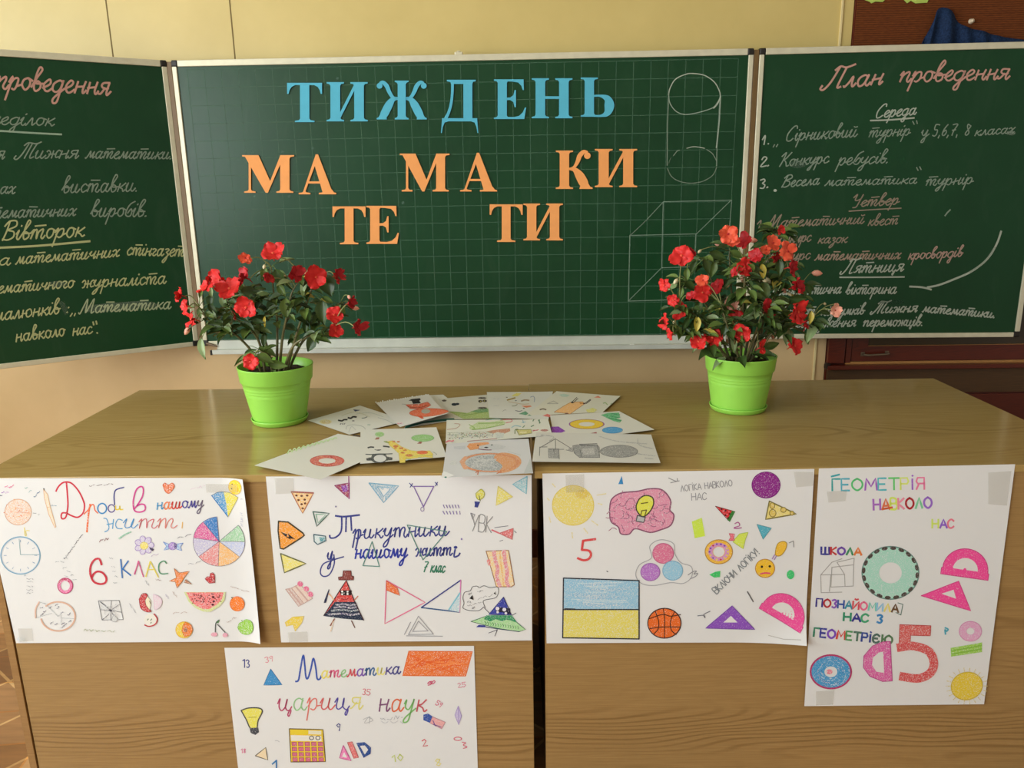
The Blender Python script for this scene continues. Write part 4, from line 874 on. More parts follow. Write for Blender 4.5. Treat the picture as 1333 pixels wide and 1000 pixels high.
def curl3(u, v): return .016*max(0, u+v-1.72)**2/.08*1.0 + .0006*math.sin(5*u)*math.sin(4*v)+.0006
P3, fin3 = poster([(706, 616.5), (1060, 610.5), (1047, 836), (711.5, 837.5)], PR, NR, 'logic poster with yellow sun, pink brain and blue-yellow flag on right desk', curl3,
                  [[(1033, 614), (1058, 614), (1058, 632), (1036, 634)], [(736, 618), (760, 617), (760, 640), (737, 641)]])
k = P3.at(700, 600, 3.703)
k.oval(170, 214, 100, 96, (236, 218, 112), .95, (228, 206, 100), 4); k.oval(215, 160, 34, 22, (228, 202, 90), 1.0)
k.lines("285 165 328 158;290 205 310 210;260 288 290 310;222 325 240 348;165 345 168 372;55 270 62 296;45 180 56 190;70 110 84 126", 5, (236, 222, 150), .9)
k.poly("388 112 405 72 412 112", (60, 140, 196)); k.text('ЛОГІКА НАВКОЛО', 690, 148, 942, 120, 30, 3.5, (150, 150, 154), BLK); k.text('НАС', 742, 190, 820, 186, 34, 3.5, (150, 150, 154), BLK); k.stroke("630 82 668 98 672 84", 4, (150, 150, 150)); k.lines("640 105 682 96", 4, (150, 150, 150))
k.poly("346 232 356 185 400 155 480 146 540 134 600 140 640 190 636 235 656 262 640 310 590 332 540 344 470 326 440 352 400 350 388 318 352 290", (228, 150, 176), 1.0, (140, 80, 110), 6, smooth=True)
for i in range(46):
    x = 375+(i % 9)*29+random.uniform(-10, 10); y = 180+(i//9)*30+random.uniform(-10, 10)
    a = random.uniform(0, 6.28); P_ = [(x, y)]
    for j in range(4): a += random.uniform(-1, 1); P_.append((P_[-1][0]+12*math.cos(a), P_[-1][1]+9*math.sin(a)))
    k.stroke(P_, 3.5, (166, 90, 124), .95)
k.poly("474 214 490 182 520 166 552 176 558 205 546 235 526 258 508 268 492 260 476 236", (228, 228, 84), 1.1, (70, 70, 50), 6, smooth=True); k.poly("480 262 518 272 510 296 474 290", (190, 190, 190), 1.1, (80, 80, 80), 5); k.lines("500 240 524 236;500 240 496 262;524 236 516 262;498 205 530 200", 5, (110, 100, 40))
for q in ("455 190 440 180;478 176 470 160;510 160 512 142;560 168 572 154;570 195 588 190;460 225 445 232"[:0]).split(';'): pass
k.oval(1100, 116, 68, 63, (146, 30, 140), 1.05, (120, 20, 120), 4); k.poly("1116 194 1246 256 1098 282", (238, 220, 130), 1, (130, 120, 60), 6)
for p_ in ((1130, 216, 12, 14), (1184, 236, 13, 12), (1132, 252, 16, 18), (1225, 252, 9, 10)): k.oval(*p_, (226, 200, 100), 1, (150, 130, 60), 4)
k.poly("856 218 950 244 924 292", (220, 50, 56), 1.05, (120, 40, 40), 3); k.poly("936 240 952 244 926 294 912 284", (60, 130, 60))
for p_ in ((885, 232), (905, 240), (905, 262), (925, 255), (918, 275)): k.oval(*p_, 5, 4, (60, 20, 20))
k.poly("742 292 790 274 806 362 756 372", (212, 240, 80), 1.1); k.stroke("950 302 966 296 972 312 946 322 958 326 982 322", 5, (180, 90, 150))
k.poly("972 352 1014 344 1000 380 990 424 940 390 945 382", (220, 236, 90), 1.1, (180, 200, 80), 3); k.poly("922 350 948 352 944 372 948 384 920 384 930 368", (240, 110, 130), 1, (200, 90, 110), 3); k.poly("1056 306 1126 324 1086 378", (88, 180, 200), 1.1, (90, 150, 160), 3)
k.oval(872, 438, 66, 58, (244, 190, 60), 1.05, (190, 140, 60), 4, hole=.42); k.oval(872, 438, 50, 44, (216, 150, 200), 1.05, hole=.6)
for i in range(14): k.oval(872+44*math.cos(i*.45), 438+38*math.sin(i*.45), 5, 4, random.choice([(200, 60, 60), (120, 70, 190), (240, 220, 90)]))
k.oval(604, 445, 50, 48, (226, 120, 156), 1.0, (200, 100, 140), 4); k.oval(542, 535, 46, 42, (188, 120, 206), 1.0, (160, 110, 180), 4); k.oval(650, 528, 48, 46, (156, 206, 230), 1.0, (130, 180, 210), 4)
k.stroke("545 440 540 410 570 385 610 380 655 400 662 450 690 490 740 510 740 560 700 590 640 586 560 600 500 590 472 550 490 500 545 470", 3.5, (170, 170, 174), closed=True)
k.poly("826 548 856 534 880 530 878 560 850 562", (70, 206, 110), 1.1); k.oval(1218, 548, 18, 22, (70, 206, 120), 1.1); k.text('2' if 0 else '3', 735, 570, 790, 540, 26, 4, (150, 150, 154), BLK); k.lines("1212 395 1232 386;1232 386 1234 415", 4, (150, 150, 150))
k.text('ВКЛЮЧИ ЛОГІКУ!', 862, 642, 1075, 440, 33, 4.5, (130, 136, 140), BLK)
k.oval(1095, 518, 46, 44, (246, 196, 50), 1.1, (200, 140, 50), 4); k.oval(1080, 510, 6, 6, (50, 40, 20)); k.oval(1118, 508, 6, 6, (50, 40, 20)); k.stroke("1074 544 1096 540 1120 542", 8, (226, 90, 110))
k.poly("1148 420 1160 396 1186 388 1200 400 1192 430 1170 456 1146 454", (246, 196, 60), 1.1, (190, 150, 50), 4, smooth=True); k.lines("1150 458 1140 476;1142 452 1130 472", 5, (170, 130, 190))
k.lines("278 376 218 384;218 384 212 428", 11, (224, 80, 80)); k.stroke("212 428 246 432 256 452 244 472 220 478 192 468", 11, (224, 80, 80)); k.lines("332 530 338 534", 4, PEN)
k.poly("124 566 486 576 484 716 126 716", (150, 200, 226), .92); k.poly("126 716 484 716 488 856 122 852", (234, 220, 96), .92)
for i in range(16): k.stroke([(140+random.random()*120, 590+i*7), (300+random.random()*150, 585+i*8)], 4, random.choice([(120, 180, 216), (176, 216, 234)]), .7)
k.lines("124 564 488 576;488 576 488 858;488 858 120 852;120 852 124 564;126 716 484 716;130 712 180 714", 6, (50, 50, 60))
k.oval(610, 782, 80, 72, (238, 112, 38), 1.1, (60, 40, 40), 5); k.stroke("532 762 600 740 640 748 688 740", 4.5, (70, 40, 30)); k.lines("605 710 612 760 610 852", 4.5, (70, 40, 30)); k.stroke("566 724 582 770 580 810 556 836", 4.5, (70, 40, 30)); k.stroke("660 726 640 770 644 815 668 836", 4.5, (70, 40, 30)); k.stroke("540 808 600 800 684 800", 4.5, (70, 40, 30))
k.stroke("770 746 800 744 806 756 800 740 830 724", 4, GRY); k.lines("1010 630 1038 678", 6, (110, 106, 106))
k.poly("936 698 1046 812 808 806", (146, 86, 196), 1.1, (110, 60, 160), 3); k.poly("930 746 962 778 894 778", (236, 234, 230), 2)
def protractor(k, x, y, r, ang, c, hole, w=1.):
    a = math.radians(ang)
    def f(u, v): return (x+(u*math.cos(a)-v*math.sin(a))*r, y+(u*math.sin(a)+v*math.cos(a))*r)
    out = [f(math.cos(t), -math.sin(t)*w) for t in [math.pi*i/20 for i in range(21)]]+[f(-1.05, .02), f(-1.05, .3), f(1.05, .3), f(1.05, .02)]
    k.poly(out, c, 1.1, tuple(int(v*.85) for v in c), 3)
    k.poly([f(.55*math.cos(t), -.55*math.sin(t)*w-.02) for t in [math.pi*i/16 for i in range(17)]], hole, 2); k.oval(*f(-.02, -.03), 6, 6, c)
protractor(k, 1178, 738, 106, 30, (246, 84, 160), (234, 232, 228), .92); k.lines("1110 838 1180 852 1260 850", 3, (190, 186, 180))
fin3()

P4, fin4 = poster([(1066, 610), (1321.5, 604.5), (1281, 917), (1047, 919.5)], PR, NR, 'tall portrait geometry poster at the far right, with red 5 and teal ring', None,
                  [[(1286, 615), (1316, 613), (1310, 658), (1286, 656)], [(1076, 640), (1102, 638), (1100, 652), (1078, 654)], [(1062, 900), (1086, 898), (1084, 917), (1062, 918)]])
k = P4.at(1030, 600, 3.03)
L9 = [(70, 170, 170), (90, 180, 200), (90, 200, 120), (170, 100, 200), (90, 190, 200), (110, 210, 120), (226, 240, 120), (170, 110, 210), (240, 130, 170)]
k.text('ГЕОМЕТРІЯ', 162, 118, 535, 112, 46, 7, L9, BLK); k.lines("158 62 190 54", 7, (60, 170, 180)); k.text('НАВКОЛО', 325, 194, 562, 185, 42, 8, [(176, 110, 200), (226, 120, 80), (222, 240, 110), (240, 150, 170), (180, 40, 50), (130, 210, 160), (160, 110, 210)], BLK); k.lines("362 190 398 184", 8, (214, 96, 60)); k.text('НАС', 556, 265, 648, 265, 34, 7, [(216, 236, 110), (150, 100, 210), (238, 130, 150)], BLK)
k.text('ШКОЛА', 118, 368, 280, 372, 28, 8, [(60, 60, 150), (200, 60, 60), (120, 80, 180), (60, 150, 100), (230, 130, 70)], BLK)
k.lines("116 450 210 448;116 450 118 520;118 520 200 518;210 448 212 494;160 420 246 410;246 410 244 494;244 494 156 498;156 498 160 420;116 450 160 400;160 400 200 386;210 448 180 400;180 400 248 384;248 384 246 410;156 450 150 515", 3, (170, 168, 164))
k.oval(391, 442, 112, 104, (170, 224, 204), .95, (110, 150, 140), 5, hole=.4)
for i in range(20):
    a = i*2*math.pi/20+.1; k.oval(391+106*math.cos(a), 442+98*math.sin(a), 12, 7, (80, 70, 64), 1.1, rot=math.degrees(a)+90)
protractor(k, 686, 432, 90, 8, (250, 80, 160), (232, 230, 226), .95)
k.poly("512 532 660 474 708 592", (250, 80, 160), 1.1, (220, 70, 140), 3); k.poly("592 524 640 508 650 544", (232, 230, 226), 2)
k.text('ПОЗНАЙОМИЛА', 98, 574, 425, 598, 31, 7, [(60, 50, 140), (190, 50, 60), (140, 90, 190), (60, 90, 170), (60, 150, 170), (220, 80, 90), (240, 110, 150), (120, 210, 190), (150, 200, 230), (236, 220, 120), (110, 80, 50)], BLK); k.lines("420 560 440 566;440 566 432 608;432 608 412 598", 3, (100, 130, 120))
k.text('НАС З', 206, 630, 365, 640, 31, 8, [(50, 150, 110), (60, 60, 150), (70, 170, 120), (60, 140, 200)], BLK)
k.text('ГЕОМЕТРІЄЮ', 88, 692, 400, 724, 33, 8, [(60, 140, 110), (60, 60, 160), (130, 80, 200), (220, 70, 60), (90, 160, 100), (80, 120, 100), (60, 80, 160), (60, 70, 150), (80, 110, 100), (90, 130, 90)], BLK)
k.oval(156, 832, 80, 66, (66, 158, 212), 1.0, (190, 60, 110), 7, hole=.32); 
for i in range(50):
    a = random.uniform(0, 6.28); r_ = random.uniform(.4, .95); k.stroke([(156+78*r_*math.cos(a), 832+64*r_*math.sin(a)), (156+78*r_*math.cos(a+.25), 832+64*r_*math.sin(a+.25))], 3, random.choice([(50, 120, 190), (100, 180, 226)]), .8)
k.oval(150, 832, 12, 10, (240, 130, 150), .9)
k.poly("390 712 398 868 360 870 310 850 284 815 286 770 320 730 360 714", (226, 96, 170), .95, (190, 70, 140), 3); k.poly("362 752 366 836 336 832 318 805 322 776 344 756", (232, 230, 226), 2)
k.poly("428 646 550 650 548 690 470 688 468 730 424 752", (222, 96, 92), .95, (190, 70, 70), 3); k.stroke("424 736 480 730 540 750 562 795 548 836 500 858 434 850", 34, (220, 80, 80), .95)
k.stroke("606 658 618 664 612 672 606 666 608 684", 6, (90, 180, 200)); k.oval(706, 672, 44, 39, (232, 170, 206), .95, (220, 150, 190), 3, hole=.35); k.poly("628 738 752 716 752 754 630 772", (160, 212, 80), .95); k.lines("630 750 750 728;632 762 750 742", 5, (140, 196, 70))
k.oval(692, 888, 62, 54, (236, 206, 50), 1.0, (216, 186, 60), 4, rot=-15)
for i in range(22):
    a = i*2*math.pi/22; k.stroke([(692+66*math.cos(a), 888+58*math.sin(a)), (692+82*math.cos(a), 888+72*math.sin(a))], 3, (226, 206, 120), .8)
fin4()

PF = PL - NL*.0040
P5, fin5 = poster([(292, 843.5), (617, 841), (623.5, 1050), (316, 1053)], PF, NL, 'lowest poster, hung below the triangle poster, with calculator and bulb', None, [])
k = P5.at(280, 830, 3.703)
k.lines("133 112 142 106;142 106 142 145", 5, NAVY); k.text('3', 152, 145, 172, 143, 36, 5, NAVY, BLK); k.text('39', 244, 122, 288, 112, 26, 4, (226, 150, 160), BLK)
k.poly("268 152 323 228 234 230", (66, 148, 206), 1.1, (50, 110, 160), 3); k.poly("934 66 1240 68 1208 186 904 184", (240, 122, 52), 1.0, (226, 110, 50), 4)
for i in range(30): k.stroke([(930+random.random()*280, 75+random.random()*50), (925+random.random()*270, 110+random.random()*65)], 4, random.choice([(236, 100, 40), (246, 146, 84)]), 1.2)
k.stroke("388 212 402 205 412 150 425 85 432 130 438 190 448 195 462 150 474 100 486 150 492 198 505 200 512 185", 8, (60, 90, 180)); k.text('атематика', 510, 196, 895, 174, 34, 6.5, [(238, 224, 110), (226, 100, 140), (150, 200, 140), (214, 90, 100), (130, 90, 180), (70, 110, 160), (238, 230, 140), (90, 80, 150), (70, 70, 140)], slant=.1)
k.text('35', 710, 275, 752, 280, 28, 4, (220, 120, 130), BLK); k.text('8', 1022, 228, 1060, 214, 10, 4, (220, 100, 130), BLK); k.stroke("1024 222 1036 212 1048 224 1060 214 1054 208 1040 226 1026 230", 4, (214, 80, 120)); k.text('25', 1172, 242, 1214, 236, 22, 4, (220, 130, 150), BLK)
k.text('цариця', 300, 352, 712, 345, 56, 6, [(190, 70, 110), (150, 200, 140), (226, 120, 110), (220, 100, 100), (90, 80, 170), (226, 220, 120)], slant=.05); k.text('наук', 784, 355, 1020, 358, 58, 7, [(130, 80, 120), (226, 110, 70), (130, 190, 110), (200, 90, 100)], slant=.08)
k.poly("126 352 160 340 210 340 228 356 208 400 200 440 172 440 150 395", (236, 228, 90), 1.0, (80, 80, 80), 6, smooth=True); k.poly("166 436 208 434 212 456 194 470 172 460", (70, 72, 80), 1.1); k.lines("162 385 200 384", 3, (180, 170, 70))
k.poly("358 440 520 444 532 598 366 600", (240, 206, 50), 1.1, (110, 90, 50), 5); k.poly("364 470 512 474 514 500 366 498", (238, 234, 222), 2); k.poly("366 446 450 448 448 466 366 466", (236, 210, 60), 2); k.poly("450 448 512 450 512 468 450 466", (232, 226, 200), 2); k.oval(465, 484, 10, 9, edge=(80, 80, 90), ew=4); k.oval(496, 484, 10, 9, edge=(80, 80, 90), ew=4)
for j in range(4):
    for i in range(5): k.poly([(370+i*31.5+j*1.2, 504+j*25), (393+i*31.5+j*1.2, 504+j*25), (394+i*31.5+j*1.2, 522+j*25), (371+i*31.5+j*1.2, 522+j*25)], (214, 110, 140), 1.1, (150, 80, 90), 2.5)
k.text('9', 588, 450, 612, 448, 34, 5, NAVY, BLK); k.stroke("714 395 740 385 760 400 720 412 745 380 742 415", 3, (190, 190, 192)); k.scribble(795, 390, 905, 385, 10, 3, (180, 180, 186), .9, 14); k.scribble(800, 408, 905, 408, 7, 3, (190, 190, 196), .9, 10)
k.poly("1004 372 1026 366 1048 380 1038 412 1004 398", (54, 86, 170), 1.1, smooth=False); k.poly("1048 382 1110 408 1092 440 1036 412", (236, 170, 170), 1.0, (190, 140, 150), 3); k.lines("1052 418 1090 432;1050 400 1062 426", 4, (120, 90, 150)); k.text('59', 1060, 322, 1090, 340, 24, 4, (220, 110, 140), BLK)
k.poly("1172 330 1188 378 1174 420 1156 374", (200, 186, 226), .95, (170, 150, 206), 3); k.lines("1172 330 1174 420", 3, (170, 150, 206)); k.text('2', 1002, 524, 1028, 520, 32, 5, (214, 90, 100), BLK); k.oval(1170, 488, 18, 8, edge=(220, 100, 120), ew=4); k.stroke("1190 505 1208 508 1196 518 1214 528 1196 534", 4, (220, 100, 120))
k.poly("618 520 656 594 600 580", (240, 130, 190), 1.0, (200, 90, 150), 4); k.poly("622 552 636 580 612 574", (234, 232, 228), 2); k.poly("638 506 660 502 692 578 668 582", (232, 120, 120), 1.0, (190, 90, 90), 3)
k.poly("680 508 720 504 752 530 750 560 716 580", (46, 80, 150), 1.1); k.poly("698 522 722 520 738 540 722 564", (232, 230, 226), 2); k.poly("194 570 244 530 254 590", (244, 222, 180), 1.0, (100, 90, 80), 4)
k.text('10', 856, 600, 912, 592, 32, 5, (206, 220, 110), BLK); k.text('8', 1064, 622, 1100, 612, 34, 5, (236, 226, 130), BLK); k.lines("276 610 296 592;296 592 296 650", 7, (60, 130, 190)); k.text('12' if 0 else '18', 126, 556, 150, 556, 20, 4, (232, 130, 170), BLK); k.scribble(290, 500, 310, 498, 6, 3, (190, 190, 192), .9, 4)
fin5()
# ------------------------------------------------------------------ loose drawings spread over the desks, bottom of the pile first
LAYER = [0]
def drawing(corners, label, curl=None, paper=(224, 224, 214)):
    LAYER[0] += 1; z = DZ+.0006+.0009*LAYER[0]
    sh = Sheet(corners, Vector((0, 0, z)), UP, curl, paper=paper, nx=40, ny=30, maxedge=4)
    sh.label = label; return sh
def done(sh):
    c = sum(sh.V[:4], Vector())/4
    o = sh.build('drawing_sheet', base=(c.x, c.y, DZ)); tag(o, sh.label, 'drawing', 'loose drawings on the desks')
def wav(a, b, c=5., d=4.): return lambda u, v: a*(1+math.sin(c*u+1)*math.sin(d*v+.5))+b*max(0, abs(u-.5)*2-.7)**2
s_ = drawing([(556, 514.5), (577, 513.8), (614, 543.5), (526, 557.5)], 'sheet with a dark teal border peeking from under the orange animal drawing')
k = s_.at(540, 505, 11.1); k.poly("-150 590 -130 545 120 490 450 445 760 432 790 445 460 478 120 512", (30, 120, 104), 1.2); k.lines("-140 575 130 500;130 500 780 440", 9, (20, 70, 60)); k.oval(220, 195, 22, 9, (60, 100, 110)); done(s_)
s_ = drawing([(570, 519.5), (655, 512), (668, 544.5), (592, 546)], 'drawing of green hills under dark spectacles, beside the orange animal', paper=(214, 214, 202))
k = s_.at(540, 505, 11.1)
k.poly("480 340 640 350 760 365 900 315 1060 300 1200 330 1300 440 700 450", (166, 190, 110), 1.0); k.poly("800 345 920 310 1045 295 1060 350 940 365", (110, 160, 100), 1.0); k.lines("500 345 740 375;700 400 1040 350", 10, (140, 170, 90))
for x, y, rx in ((425, 185, 34), (975, 292, 68), (975, 148, 60)): k.oval(x, y, rx, 14, (70, 60, 50), 1.0)
k.oval(570, 240, 40, 20, (40, 52, 64)); k.oval(615, 234, 28, 16, (40, 52, 64)); k.oval(945, 195, 28, 18, (50, 40, 40)); k.oval(1010, 190, 32, 18, (50, 40, 40)); k.oval(950, 195, 10, 6, (200, 190, 90)); k.oval(1005, 190, 10, 6, (200, 190, 90)); done(s_)
s_ = drawing([(401, 547.5), (468.5, 528), (530, 548), (455, 566)], 'pencil face drawing with a small blue triangle, just right of left pot')
k = s_.at(400, 505, 11.1)
k.poly("660 312 770 322 690 342", (50, 66, 110)); k.oval(265, 492, 90, 32, (222, 206, 130), .85); k.poly("200 480 300 470 355 490 320 520 220 515", (206, 180, 90), .8)
k.stroke("450 470 500 478 530 462 575 460", 22, (36, 34, 34)); k.stroke("590 432 630 440 660 420 708 422", 24, (30, 30, 30)); k.oval(665, 478, 20, 7, (80, 76, 76)); k.lines("475 530 490 515;505 530 515 515;530 530 545 515", 9, (70, 70, 80)); k.stroke("790 440 830 435 865 420", 12, (130, 140, 130))
k.stroke("560 600 580 550 680 535 800 560 840 600", 7, (170, 175, 170)); k.stroke("700 380 900 360 1100 420", 7, (190, 200, 190)); k.stroke("600 640 640 560 700 610", 6, (180, 184, 180)); k.stroke("1020 430 1150 470 1240 520", 8, (190, 196, 190)); k.oval(890, 535, 24, 12, (170, 190, 170), .8); k.stroke("500 400 700 350 900 420", 8, (190, 190, 140), .8); done(s_)
s_ = drawing([(633.7, 511), (719.7, 510), (714, 547), (637, 544)], 'pale sheet at the back middle with yellow, brown and green sketches', wav(.0006, .004), paper=(220, 222, 214))
k = s_.at(640, 480, 11.1)
k.poly("290 390 360 355 430 360 380 400 300 405", (226, 220, 100), .95); k.stroke("225 460 290 440 340 425", 20, (170, 150, 80)); k.stroke("430 470 480 455 540 460", 20, (160, 140, 110)); k.stroke("240 480 350 500 450 515 540 510", 7, (200, 170, 120)); k.poly("430 540 560 535 580 550 500 568", (226, 140, 100)); k.stroke("295 545 340 540 370 520", 10, (130, 140, 110))
k.stroke("345 610 400 620 440 610", 10, (120, 120, 130)); k.oval(465, 578, 14, 8, (80, 80, 80)); k.poly("390 660 490 618 575 690", (90, 160, 120), 1.0); k.stroke("560 415 600 400 620 430 615 480", 8, (130, 150, 180)); k.oval(220, 420, 12, 6, (90, 80, 70)); k.stroke("160 620 190 600 210 605", 6, (160, 160, 160)); k.oval(350, 465, 14, 7, (110, 120, 130)); k.lines("20 440 60 440;80 445 110 440;30 540 110 545", 5, (190, 196, 196)); done(s_)
s_ = drawing([(724.5, 509.7), (807.6, 515.8), (784.6, 537), (684, 541.5)], 'drawing of an orange block figure with two antennae, at back right', wav(.0004, .003), paper=(222, 222, 206))
k = s_.at(680, 505, 7.406)
k.poly("305 235 420 165 470 140 580 135 600 155 460 255 400 245", (242, 190, 120), 1.0, (180, 130, 90), 4); k.lines("475 142 525 95;490 148 535 105;600 152 655 112;612 156 660 118", 6, (50, 44, 44)); k.oval(480, 143, 12, 7, (30, 30, 30)); k.oval(595, 152, 14, 6, (90, 50, 30)); k.oval(425, 248, 18, 6, (150, 110, 90)); k.poly("545 140 590 150 560 160", (210, 140, 60))
k.poly("610 215 680 195 720 215 690 240 630 240", (226, 224, 120), .95); k.poly("690 95 730 78 760 98", (226, 140, 110)); k.poly("355 70 400 60 460 72 430 90 380 88", (180, 210, 190), .9); k.lines("240 155 300 130;300 130 345 155;240 155 345 155", 6, (180, 180, 170)); k.stroke("170 212 200 205 228 212", 12, (130, 120, 100)); k.poly("195 270 240 252 270 262 330 272 260 284", (226, 130, 120)); k.stroke("780 150 800 145 820 165", 9, (160, 190, 130)); k.stroke("850 160 862 150", 6, (160, 190, 130)); done(s_)
s_ = drawing([(716, 541), (806, 535.5), (852, 559.7), (722, 577)], 'drawing with a purple-rimmed yellow ring and blue oval, near right pot', wav(.0003, .002))
k = s_.at(680, 505, 7.406)
k.oval(620, 352, 172, 48, (150, 90, 170), 1.15, hole=.94); k.oval(620, 352, 160, 44, (238, 206, 60), 1.1, (206, 170, 40), 4, hole=.48); k.oval(868, 410, 98, 30, (82, 166, 220), 1.05, (60, 140, 200), 4); k.poly("275 378 350 376 415 418 370 436 285 436", (148, 72, 190), 1.1); k.poly("612 448 715 428 722 456", (170, 70, 80), 1.1)
k.poly("755 262 830 242 930 240 945 290 905 296 960 312 940 336 880 322 815 292", (100, 190, 130), 1.0); k.lines("800 260 930 290;830 290 950 320;860 250 940 260", 7, (60, 150, 100)); done(s_)
s_ = drawing([(331, 606.3), (440, 565), (524, 578), (417, 624.5)], 'front left drawing with a red doughnut ring, corner over the desk edge', wav(.0003, .001))
k = s_.at(320, 490, 4.443)
k.oval(470, 490, 98, 32, (214, 104, 90), 1.0, (190, 84, 70), 3, hole=.5)
for i in range(40):
    a = random.uniform(0, 6.28); r = random.uniform(.55, .95); k.stroke([(470+96*r*math.cos(a), 490+31*r*math.sin(a)), (470+96*r*math.cos(a+.15), 490+31*r*math.sin(a+.15))], 3, random.choice([(190, 60, 56), (230, 150, 110)]))
for i in range(11): k.stroke([(240+i*26, 448-i*8), (256+i*26, 425-i*7), (266+i*26, 440-i*8)], 7, (190, 226, 150), .85)
k.stroke("620 343 650 345 658 350", 6, (70, 70, 76)); done(s_)
def curlD(u, v): return .002+.010*v**5*(.3+u)
s_ = drawing([(489.5, 525.5), (558, 514), (585, 544.5), (521, 558.3)], 'torn-edged drawing of an orange animal in a black graduation cap', curlD, paper=(222, 222, 216))
k = s_.at(480, 505, 11.1)
for i in range(24):
    t = i/23; k.oval(105+755*t, 222-112*t+random.uniform(-6, 8), random.uniform(8, 16), random.uniform(8, 14), (230, 230, 224), 2)
k.poly("575 195 620 172 740 160 752 185 730 195 755 232 640 242 622 200", (30, 28, 30)); k.poly("535 255 640 250 740 245 850 215 900 260 850 290 720 320 600 310", (224, 100, 60), 1.0, (180, 70, 40), 6); k.stroke("560 280 640 295 760 292 840 262", 8, (150, 60, 40)); k.oval(630, 262, 12, 6, (240, 220, 200)); k.oval(720, 255, 12, 6, (240, 220, 200))
k.oval(870, 378, 280, 68, (232, 108, 60), 1.0, (190, 80, 44), 6); k.poly("690 420 770 430 800 475 770 480", (222, 90, 50)); k.oval(825, 355, 66, 36, (176, 178, 164), 1.1); k.stroke("480 245 540 250", 5, (140, 140, 130)); k.oval(452, 532, 36, 16, (214, 70, 90), 1.0); k.poly("415 520 430 510 500 530 490 560 440 545", (230, 210, 214), .8); k.stroke("440 536 485 540", 7, (120, 40, 60)); done(s_)
s_ = drawing([(469.3, 560), (568, 557), (581.5, 595.5), (468.8, 605)], 'drawing of a yellow giraffe, panda and two green trees', lambda u, v: .001+.003*max(0, u-.6)**2+.004*max(0, v-.75)*(1-u))
k = s_.at(460, 550, 10.25)
k.oval(350, 165, 60, 32, (158, 206, 130), .95, (180, 216, 160), 4); k.poly("285 235 310 205 350 205 340 232", (170, 110, 80), 1.0); k.oval(925, 215, 150, 46, (150, 204, 124), .95, (120, 180, 110), 4); k.poly("850 290 885 262 920 265 905 292", (160, 100, 80), 1.0)
k.poly("455 260 530 250 570 280 640 330 760 380 850 390 1020 385 1060 430 1058 480 960 470 780 490 695 500 690 545 620 548 605 420 540 360 480 310", (236, 214, 90), 1.0, (206, 190, 80), 4)
for x, y, a, b in ((540, 262, 20, 12), (600, 265, 22, 10), (565, 325, 36, 16), (640, 352, 30, 14), (690, 378, 24, 12), (660, 412, 30, 12), (745, 448, 52, 18), (560, 350, 20, 8)): k.oval(x, y, a, b, (214, 130, 60), 1.0)
k.oval(920, 408, 74, 24, (232, 112, 56), 1.05, (200, 140, 60), 3); k.lines("780 460 1050 450;700 480 770 500", 6, (180, 200, 110)); k.lines("410 262 450 262;430 270 480 280", 12, (150, 170, 90))
k.stroke("195 345 230 335 272 338", 18, (70, 74, 74)); k.stroke("400 325 440 328 480 335", 18, (70, 74, 74)); k.stroke("285 368 310 376 335 372 370 372", 8, (100, 100, 100)); k.oval(335, 376, 28, 7, (80, 80, 84)); k.stroke("165 432 240 435 340 428 440 428 520 425", 12, (90, 96, 96))
k.poly("170 490 240 470 250 440 430 428 450 465 522 478 520 512 440 520 400 548 290 552 240 520 180 520", (74, 80, 80), 1.05); k.oval(355, 490, 84, 52, (224, 226, 222), 2, (110, 114, 114), 5); k.stroke("1060 400 1110 430 1100 440", 5, (120, 130, 110)); k.lines("700 520 760 500;860 480 900 470", 5, (150, 190, 190)); done(s_)
s_ = drawing([(582, 575), (688, 571.5), (694, 616.5), (575.5, 622)], 'orange and grey round animal drawing hanging over the front edge', wav(.0004, .001), paper=(218, 220, 222))
k = s_.at(570, 540, 8.33)
k.oval(570, 522, 336, 112, (190, 196, 198), .9); k.oval(560, 530, 250, 84, (150, 160, 166), .8); k.poly("630 430 700 412 800 425 880 460 905 520 860 580 760 625 650 632 700 560 610 480", (230, 166, 116), 1.0, smooth=True); k.oval(570, 522, 320, 105, (224, 150, 104), 1.0, hole=.86); k.poly("236 510 290 455 320 470 290 520 330 580 280 590", (230, 170, 130), 1.0, smooth=True)
for i in range(30): k.stroke([(350+random.random()*260, 470+random.random()*110), (380+random.random()*260, 470+random.random()*110)], 8, random.choice([(170, 176, 180), (196, 200, 200)]), .8)
k.poly("315 350 340 315 450 305 545 300 560 320 450 340 440 372 350 388", (236, 160, 96), 1.0); k.poly("460 340 560 325 640 320 740 345 700 375 560 385 470 375", (206, 210, 212), 1.0); k.stroke("440 375 520 384 580 384", 8, (130, 70, 100)); k.oval(525, 358, 22, 7, (60, 50, 60)); k.oval(435, 335, 10, 7, (110, 80, 60)); k.oval(585, 330, 12, 7, (120, 130, 130))
k.stroke("340 290 460 285 580 272", 8, (160, 90, 120)); k.stroke("410 630 440 610 430 650", 10, (210, 120, 80)); k.stroke("640 640 690 625", 10, (210, 120, 80)); k.poly("930 640 1000 480 1020 560 1028 625", (200, 206, 206), 1.2); k.poly("170 350 300 340 300 380 180 376", (204, 208, 212), 1); k.poly("46 640 62 612 180 658 90 690 42 684", (244, 246, 246), 2); k.oval(85, 680, 14, 8, (60, 130, 120)); k.lines("760 400 900 440;300 280 150 310", 5, (196, 200, 200)); k.oval(165, 525, 40, 26, (200, 206, 206), .7); done(s_)
s_ = drawing([(581.4, 547.2), (713.5, 546), (719, 567.5), (580, 578)], 'crowded colourful landscape sheet in the centre of the spread', wav(.0005, .001), paper=(226, 228, 216))
k = s_.at(570, 540, 8.33)
